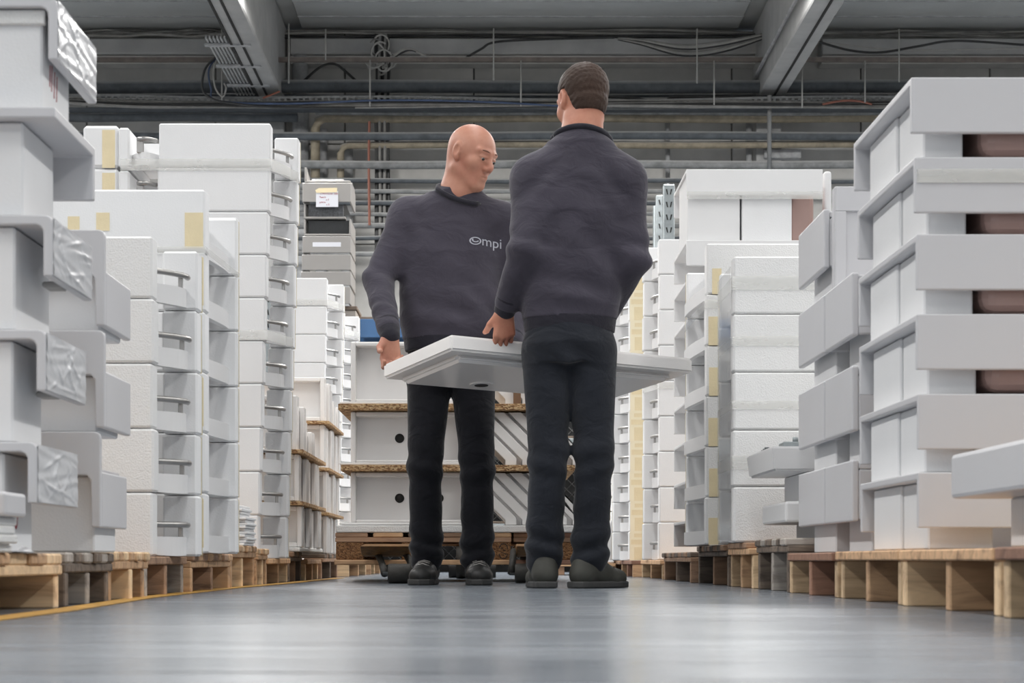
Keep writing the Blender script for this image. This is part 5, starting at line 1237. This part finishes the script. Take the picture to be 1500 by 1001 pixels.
def folds(fd, zones):
    """cloth creases: gentle ripples around joints"""
    ax = [(fd.lo[i] + np.arange(fd.n[i]) * fd.h) for i in range(3)]
    for (c, r, amp, kx, ky, kz, ph) in zones:
        c = np.array(c); sl, g = fd._sub(c - 2.0 * r, c + 2.0 * r, 0)
        x, y, z = g; d2 = ((x - c[0]) ** 2 + (y - c[1]) ** 2 + (z - c[2]) ** 2) / (r * r)
        w_ = np.exp(-d2 * 1.4)
        ph2 = kx * (x - c[0]) + ky * (y - c[1]) + kz * (z - c[2]) + ph
        fd.D[sl] += (amp * w_ * (np.sin(ph2 + 0.9 * np.sin(0.43 * ph2)))).astype(np.float32)

def person(nm, label, X0, Y0, facing, P):
    t = thing('person', label, 'person', (X0, Y0, 0))
    lo = np.array((X0 - 0.42, Y0 - 0.60, -0.01)); hi = np.array((X0 + 0.42, Y0 + 0.45, P['top'] + 0.03))
    # body: one continuous skin surface
    bd = Field(lo, hi, 0.0045)
    Bh = basis(*P['head_rot']); Wf = head(bd, P['head'], Bh, P['neck'], P.get('hs', 1.0))
    T = P['torso']
    bd.loft([(z, cx, cy, a - 0.035, b_ - 0.03) for z, cx, cy, a, b_ in T[1:-1]], P.get('yaw', 0), 0.03)
    bd.cone(P['neck'], (T[-2][1], T[-2][2], T[-2][0] - 0.05), 0.06, 0.075, 0.05)
    H = P['hips']
    bd.loft([(z + 0.035, cx, cy, a - 0.03, b_ - 0.03) for z, cx, cy, a, b_ in H], P.get('yaw', 0), 0.02)
    bd.cone((T[0][1], T[0][2], T[0][0] + 0.1), (H[2][1], H[2][2], H[2][0]), 0.1, 0.08, 0.02)
    for S, E, W_, hp in P['arms']:
        S, E, W_ = map(np.array, (S, E, W_))
        bd.cone(S, E, 0.05, 0.040, 0.03); bd.cone(E, W_, 0.040, 0.028, 0.015)
        hand(bd, W_, *hp)
    for hip, kn, an, toe in P['legs']:
        bd.cone(hip, kn, 0.070, 0.048, 0.006); bd.cone(kn, an, 0.048, 0.032, 0.02)
        bd.cone((an[0], an[1], 0.075), (an[0] + toe[0] * 0.12, an[1] + toe[1] * 0.12, 0.042), 0.030, 0.020, 0.004)
    bd.build('body', P['skin'], t)
    # eyes
    for sx in (-1, 1):
        c = Wf((sx * 0.032, 0.0795, 0.002)); V, Fc = [], []
        bm = bmesh.new(); bmesh.ops.create_uvsphere(bm, u_segments=16, v_segments=10, radius=0.0112); e = put('eye', bm_mesh(bm, M['eye_white'], True), c, t)
        ic = Wf((sx * 0.033, 0.0872, -0.0012)); bm = bmesh.new(); bmesh.ops.create_uvsphere(bm, u_segments=12, v_segments=8, radius=0.0062); put('iris', bm_mesh(bm, M['iris'], True), ic, e)
        pb_ = [Wf((sx * (0.016 + 0.009 * q), 0.0935 - 0.0008 * q * q * 1.6, 0.0285 + 0.003 * math.sin(q * 0.9))) for q in range(5)]
        tube('eyebrow', pb_, [0.0022, 0.0032, 0.0032, 0.0026, 0.0014], P['brow'], t, 6)
    # sweatshirt
    sw = Field(lo, hi, 0.006); T = P['torso']
    sw.loft(T, P.get('yaw', 0), 0.02, 2.3)
    nk = np.array(P['neck'])
    sw.cone(nk + np.array((0, 0, 0.005)), (T[-2][1], T[-2][2], T[-2][0] - 0.04), 0.072, 0.095, 0.05)
    nkup = np.array(P['head']) - nk; nkup = nkup / np.linalg.norm(nkup)
    sw.cone(nk - nkup * 0.05, nk - nkup * 0.026 + np.array(P['front']) * -0.006, 0.080, 0.077, 0.02)
    for S, E, W_, hp in P['arms']:
        S, E, W_ = map(np.array, (S, E, W_)); sx = 1 if S[0] > nk[0] else -1
        sw.cone(nk + np.array((sx * 0.06, 0.005, -0.055)), S, 0.062, 0.070, 0.05)
        sw.cone(S, E, 0.070, 0.057, 0.05); sw.cone(E, E + (W_ - E) * 0.86, 0.057, 0.045, 0.025)
    folds(sw, P['folds'])
    sw.build('sweatshirt', 'sweat', t)
    # ribbed trims
    rb = Field(lo, hi, 0.005)
    z, cx, cy, a, b_ = T[0]
    rb.loft([(z - 0.045, cx, cy, a - 0.008, b_ - 0.006), (z + 0.012, cx, cy, a - 0.001, b_ - 0.001)], P.get('yaw', 0), 0.004, 2.3)
    rb.build('hem_rib', 'rib', t)
    for S, E, W_, hp in P['arms']:
        E, W_ = map(np.array, (E, W_)); cf = Field(W_ - 0.12, W_ + 0.12, 0.004)
        cf.cone(E + (W_ - E) * 0.80, E + (W_ - E) * 0.99, 0.046, 0.038, 0.005); cf.build('cuff', 'rib', t)
    nkup = np.array(P['head']) - nk; nkup = nkup / np.linalg.norm(nkup)
    ux = np.cross(nkup, (0, 1, 0)); ux /= np.linalg.norm(ux); uy = np.cross(nkup, ux)
    ring = []
    for a in np.linspace(0, 2 * math.pi, 41):
        dr = ux * math.cos(a) + uy * math.sin(a); fr = float(np.array(P['front']) @ dr)
        rs = np.linspace(0.03, 0.13, 60); base = nk + nkup * (0.012 - 0.022 * max(0, fr))
        q = base[None] + dr[None] * rs[:, None]; dd = sw.at(q); k_ = int(np.argmax((dd > 0.001) & (bd.at(q) > -0.002))); ring.append(q[k_])
    tube('neck_rib', ring, 0.011, 'rib', t, 8)
    # trousers
    tr = Field(lo, hi, 0.006)
    tr.loft(P['hips'], P.get('yaw', 0), 0.02, 2.2)
    for hip, kn, an, toe in P['legs']:
        lg = Field(lo, hi, 0.006)
        lg.cone(hip, kn, 0.090, 0.066, 0.03); lg.cone(kn, (an[0], an[1], 0.104), 0.064, 0.066, 0.03)
        hh = np.maximum(0.02 - np.abs(tr.D - lg.D), 0) / 0.02; tr.D = np.minimum(tr.D, lg.D) - hh * hh * 0.005
    tr.D = tr.D.astype(np.float32)
    folds(tr, P['leg_folds'])
    tr.build('trousers', P['trousers'], t)
    # shoes
    for hip, kn, an, toe in P['legs']:
        tx, ty = toe; sd = (ty, -tx); Q = lambda f_, s_, z: (an[0] + tx * f_ + sd[0] * s_, an[1] + ty * f_ + sd[1] * s_, z)
        sh = Field((an[0] - 0.3, an[1] - 0.3, -0.01), (an[0] + 0.3, an[1] + 0.3, 0.2), 0.004)
        sh.cone(Q(-0.052, 0, 0.046), Q(-0.045, 0, 0.072), 0.040, 0.038, 0.02)
        sh.cone(Q(-0.04, 0, 0.050), Q(0.06, 0, 0.050), 0.041, 0.042, 0.02); sh.cone(Q(0.05, 0, 0.048), Q(0.155, 0.002, 0.036), 0.043, 0.030, 0.025)
        for s0_ in (-0.017, 0.0, 0.019): sh.cone(Q(0.10, s0_ * 1.2, 0.034), Q(0.168 - abs(s0_) * 0.8, s0_, 0.034), 0.033, 0.026, 0.015)
        sh.cone(Q(-0.02, 0, 0.07), Q(-0.018, 0, 0.108), 0.042, 0.039, 0.02); sh.cone(Q(0.03, 0, 0.090), Q(0.0, 0, 0.118), 0.024, 0.024, 0.015)
        sh.add(lambda x, y, z: 0 * x + 0 * y + z - 0.016, (an[0] - 0.3, an[1] - 0.3, -0.01), (an[0] + 0.3, an[1] + 0.3, 0.2), 0.002, True)
        s_o = sh.build('shoe', P['shoe'], t)
        outl = [(-0.100, 0), (-0.088, 0.036), (-0.04, 0.044), (0.05, 0.048), (0.12, 0.058), (0.18, 0.042), (0.207, 0.0), (0.185, -0.040), (0.12, -0.050), (0.05, -0.044), (-0.04, -0.044), (-0.088, -0.036)]
        poly = [Q(f_, s_, 0)[:2] for f_, s_ in outl]
        prism('sole', poly, 'Z', 0.001, 0.024, 'sole', s_o, 0.005)
        def top(f_, s_, off=0.001):
            zz = np.linspace(0.16, 0.02, 80); q = np.array([Q(f_, s_, z_) for z_ in zz]); dd = sh.at(q); k_ = int(np.argmax(dd < 0)); return Vector((q[k_][0], q[k_][1], zz[k_] + off))
        tube('toe_seam', [top(0.112 - 0.35 * abs(s_) , s_, 0.0) for s_ in np.linspace(-0.040, 0.042, 11)], 0.0018, 'sole', s_o, 5)
        if P.get('laces'):
            for q in range(5):
                f_ = 0.030 + 0.017 * q
                tube('lace', [top(f_ + 0.004 * (k_ % 2), s_, 0.0005) for k_, s_ in enumerate((-0.024, -0.012, 0.0, 0.012, 0.024))], 0.0027, 'crate', s_o, 6)
    return t, Wf, Bh, sw

# --- the bald man, facing the camera, head turned towards his colleague
sA = 2800 / 7.55; xA = lambda p: (p - 722) / sA; zA = lambda p: 0.1 + (820 - p) / sA
Yf = 7.55
gripA = BP(LU * 0.02, LV, 0); gripA2 = BP(LU * 0.52, LV, 0)
wl = np.array((-0.388, 7.225, 0.945)); wr = np.array((gripA2.x + 0.01, gripA2.y + 0.045, 0.915))
gripA = np.array((wl[0], BP(0.05, LV, 0).y, 0.8))
PA = dict(top=1.86, skin='skin', brow='brow', trousers='jeans', shoe='shoe', laces=True, front=(0, -1, 0),
          head=(xA(691), 7.49, zA(233)), head_rot=(math.pi + math.radians(52), math.radians(20), math.radians(4)), neck=(xA(671), 7.53, zA(288)), hs=1.03,
          torso=[(0.965, -0.175, 7.555, 0.180, 0.128), (1.03, -0.172, 7.555, 0.196, 0.140), (1.16, -0.170, 7.555, 0.200, 0.140), (1.30, -0.165, 7.555, 0.205, 0.138), (1.42, -0.158, 7.56, 0.205, 0.122), (1.49, -0.152, 7.56, 0.165, 0.095), (1.535, -0.148, 7.56, 0.10, 0.08)],
          yaw=math.radians(8),
          hips=[(0.80, -0.165, 7.56, 0.165, 0.115), (0.86, -0.165, 7.56, 0.176, 0.124), (0.94, -0.17, 7.56, 0.164, 0.112), (1.0, -0.17, 7.56, 0.160, 0.108)],
          arms=[((-0.335, 7.56, 1.455), (-0.448, 7.45, 1.19), wl, ((0.02, -0.12, -1), (0.25, -1, 0), (-1, 0, 0))),
                ((0.035, 7.555, 1.435), (0.125, 7.60, 1.17), wr, ((-0.05, -0.25, -1), (-0.45, -1, 0), (1, 0, 0)))],
          legs=[((-0.250, 7.56, 0.83), (-0.268, 7.535, 0.47), (-0.262, 7.57, 0.09), (-0.12, -0.99)), ((-0.080, 7.56, 0.83), (-0.062, 7.535, 0.47), (-0.062, 7.57, 0.09), (0.10, -0.99))],
          folds=[((-0.17, 7.45, 1.05), 0.16, 0.006, 8, 0, 46, 0), ((-0.05, 7.45, 1.12), 0.14, 0.005, 30, 0, 34, 1), ((-0.44, 7.45, 1.2), 0.09, 0.006, 30, 0, 60, 0), ((0.12, 7.58, 1.2), 0.09, 0.006, -30, 0, 60, 0),
                 ((-0.29, 7.5, 1.40), 0.10, 0.005, 45, 0, 30, 0), ((-0.0, 7.5, 1.38), 0.10, 0.005, -45, 0, 30, 2), ((-0.44, 7.33, 1.05), 0.09, 0.004, 20, 60, 50, 1), ((-0.15, 7.44, 1.30), 0.14, 0.003, 18, 0, 22, 1)],
          leg_folds=[((-0.26, 7.53, 0.47), 0.12, 0.006, 12, 0, 52, 0), ((-0.06, 7.53, 0.47), 0.12, 0.006, -12, 0, 52, 1), ((-0.262, 7.56, 0.15), 0.12, 0.009, 16, 0, 70, 0), ((-0.062, 7.56, 0.15), 0.12, 0.009, -16, 0, 70, 2), ((-0.165, 7.48, 0.82), 0.12, 0.005, 40, 0, 30, 0)])
pA, WfA, BhA, swA = person('a', 'bald man in a charcoal sweatshirt looking down at the carried basin, facing the camera', -0.165, 7.55, 0, PA)
# printed mark on the chest: oval emblem and letters, laid onto the cloth
lx, lz = xA(690), zA(362)
def on_chest(pts):
    P_ = np.array(pts, float); y = np.full(len(P_), 7.30)
    for _ in range(60):
        d = swA.at(np.stack([P_[:, 0], y, P_[:, 2]], 1)); y = y + np.clip(d, -0.01, 0.02) * 0.7
    return np.stack([P_[:, 0], y - P_[:, 1] - 0.0016, P_[:, 2]], 1)
tm = text_mesh('mpi', 0.054, 'logo'); V = [(lx + 0.042 + v.co.x, v.co.z, lz - 0.006 + v.co.y - 0.10 * (v.co.x + 0.03)) for v in tm.vertices]
P_ = on_chest(V); lg = world_mesh('chest_lettering', P_, [tuple(p.vertices) for p in tm.polygons], 'logo', pA)
emb = []
for (r0, r1, cx_, cz_, a0, a1) in ((0.021, 0.016, 0.018, 0.006, 0, 6.2832), (0.013, 0.008, 0.019, 0.010, 2.6, 5.9)):
    rows = []
    n = 28
    for q in range(n + 1):
        a = a0 + (a1 - a0) * q / n
        rows.append(((lx + cx_ + 1.12 * r0 * math.cos(a), 0, lz + cz_ + 0.74 * r0 * math.sin(a) - 0.0), (lx + cx_ + 1.12 * r1 * math.cos(a), 0, lz + cz_ + 0.74 * r1 * math.sin(a))))
    V = [p for r_ in rows for p in r_]; P_ = on_chest(V)
    emb.append((P_.tolist(), [(2 * q, 2 * q + 1, 2 * q + 3, 2 * q + 2) for q in range(n)]))
V, Fc = join_geo(emb); world_mesh('chest_emblem', V, Fc, 'logo', pA)

# --- the brown-haired man, back to the camera
sB = 2800 / 6.67; xB = lambda p: (p - 722) / sB; zB = lambda p: 0.1 + (820 - p) / sB
gl = BP(LU * 0.225, 0, 0); gr = BP(LU * 0.60, 0, 0)
wlB = np.array((gl.x - 0.012, gl.y - 0.035, 0.972)); wrB = np.array((gr.x, gr.y - 0.05, 0.95))
PB = dict(top=1.87, skin='skin_b', brow='hair', trousers='jeans_blue', shoe='shoe_grey', front=(0, 1, 0),
          head=(xB(853), 6.705, zB(147)), head_rot=(math.radians(24), math.radians(12), math.radians(-2)), neck=(xB(851), 6.67, zB(205)), hs=1.02,
          torso=[(0.935, 0.268, 6.67, 0.165, 0.115), (1.0, 0.270, 6.67, 0.174, 0.122), (1.15, 0.280, 6.67, 0.180, 0.125), (1.30, 0.292, 6.67, 0.190, 0.128), (1.41, 0.300, 6.67, 0.192, 0.112), (1.475, 0.303, 6.67, 0.165, 0.092), (1.535, 0.305, 6.67, 0.09, 0.075)],
          yaw=math.radians(6),
          hips=[(0.78, 0.266, 6.665, 0.150, 0.110), (0.85, 0.266, 6.66, 0.158, 0.120), (0.92, 0.267, 6.665, 0.148, 0.104), (0.98, 0.268, 6.67, 0.142, 0.100)],
          arms=[((0.142, 6.67, 1.43), (0.112, 6.575, 1.165), wlB, ((-0.02, 0.10, -1), (-0.3, 1, 0), (-1, 0, 0))),
                ((0.455, 6.66, 1.42), (0.488, 6.63, 1.14), wrB, ((-0.1, 0.15, -1), (-0.3, 1, 0), (1, 0, 0)))],
          legs=[((0.190, 6.665, 0.82), (0.192, 6.645, 0.46), (0.178, 6.69, 0.09), (-0.10, 0.99)), ((0.342, 6.665, 0.82), (0.352, 6.645, 0.46), (0.338, 6.665, 0.09), (0.62, 0.78))],
          folds=[((0.27, 6.55, 1.03), 0.15, 0.006, 10, 0, 48, 0), ((0.36, 6.55, 1.18), 0.15, 0.006, 26, 0, 26, 1), ((0.20, 6.55, 1.25), 0.14, 0.005, -26, 0, 22, 2), ((0.10, 6.58, 1.18), 0.09, 0.006, 10, 0, 62, 0), ((0.51, 6.63, 1.16), 0.10, 0.007, 20, 0, 58, 0),
                 ((0.17, 6.6, 1.39), 0.09, 0.005, -40, 0, 36, 0), ((0.43, 6.6, 1.38), 0.09, 0.005, 40, 0, 36, 1), ((0.30, 6.56, 1.38), 0.12, 0.003, 8, 0, 30, 1)],
          leg_folds=[((0.19, 6.62, 0.44), 0.12, 0.006, 12, 0, 54, 0), ((0.35, 6.62, 0.44), 0.12, 0.006, -12, 0, 54, 1), ((0.178, 6.66, 0.15), 0.12, 0.009, 16, 0, 66, 0), ((0.338, 6.65, 0.15), 0.12, 0.009, -16, 0, 66, 2), ((0.266, 6.57, 0.80), 0.12, 0.005, 30, 0, 34, 0)])
pB, WfB, BhB, swB = person('b', 'brown-haired man in a charcoal sweatshirt seen from behind, holding the carried basin', 0.28, 6.67, 0, PB)
hr = Field(np.array(PB['head']) - 0.17, np.array(PB['head']) + 0.17, 0.0035)
s = 1.02
def hairf(x, y, z):
    c = np.array(PB['head']); X, Y, Z = x - c[0], y - c[1], z - c[2]
    q = [(X * BhB[0, i] + Y * BhB[1, i] + Z * BhB[2, i]) / s for i in range(3)]
    def el(cc, r):
        p = [(q[i] - cc[i]) / r[i] for i in range(3)]; k0 = np.sqrt(p[0] ** 2 + p[1] ** 2 + p[2] ** 2); return (k0 - 1) * min(r)
    d = np.minimum(el((0, -0.016, 0.036), (0.085, 0.106, 0.096)), el((0, -0.034, -0.01), (0.072, 0.078, 0.085)))
    d = d + 0.0006 * np.sin(q[0] * 420 + 3 * np.sin(q[2] * 90)) + 0.0005 * np.sin(q[2] * 310 + q[1] * 190 + q[0] * 70)
    # hairline: forehead, round the ears, nape
    line = np.where(q[1] > 0.02, 0.050 - q[2] + 0.2 * (q[1] - 0.02), np.where(q[1] > -0.035, 0.030 - q[2] + (np.abs(q[0]) < 0.055) * 0.0, -0.062 - q[2]))
    line = np.where((q[1] > -0.055) & (q[1] <= -0.035), (0.030 + (q[1] + 0.035) * 4.6) - q[2], line)
    return np.maximum(d, line * 0.6)
hr.add(hairf, hr.lo + 0.01, hr.lo + 0.33, 0.001)
hr.build('hair', 'hair', pB)
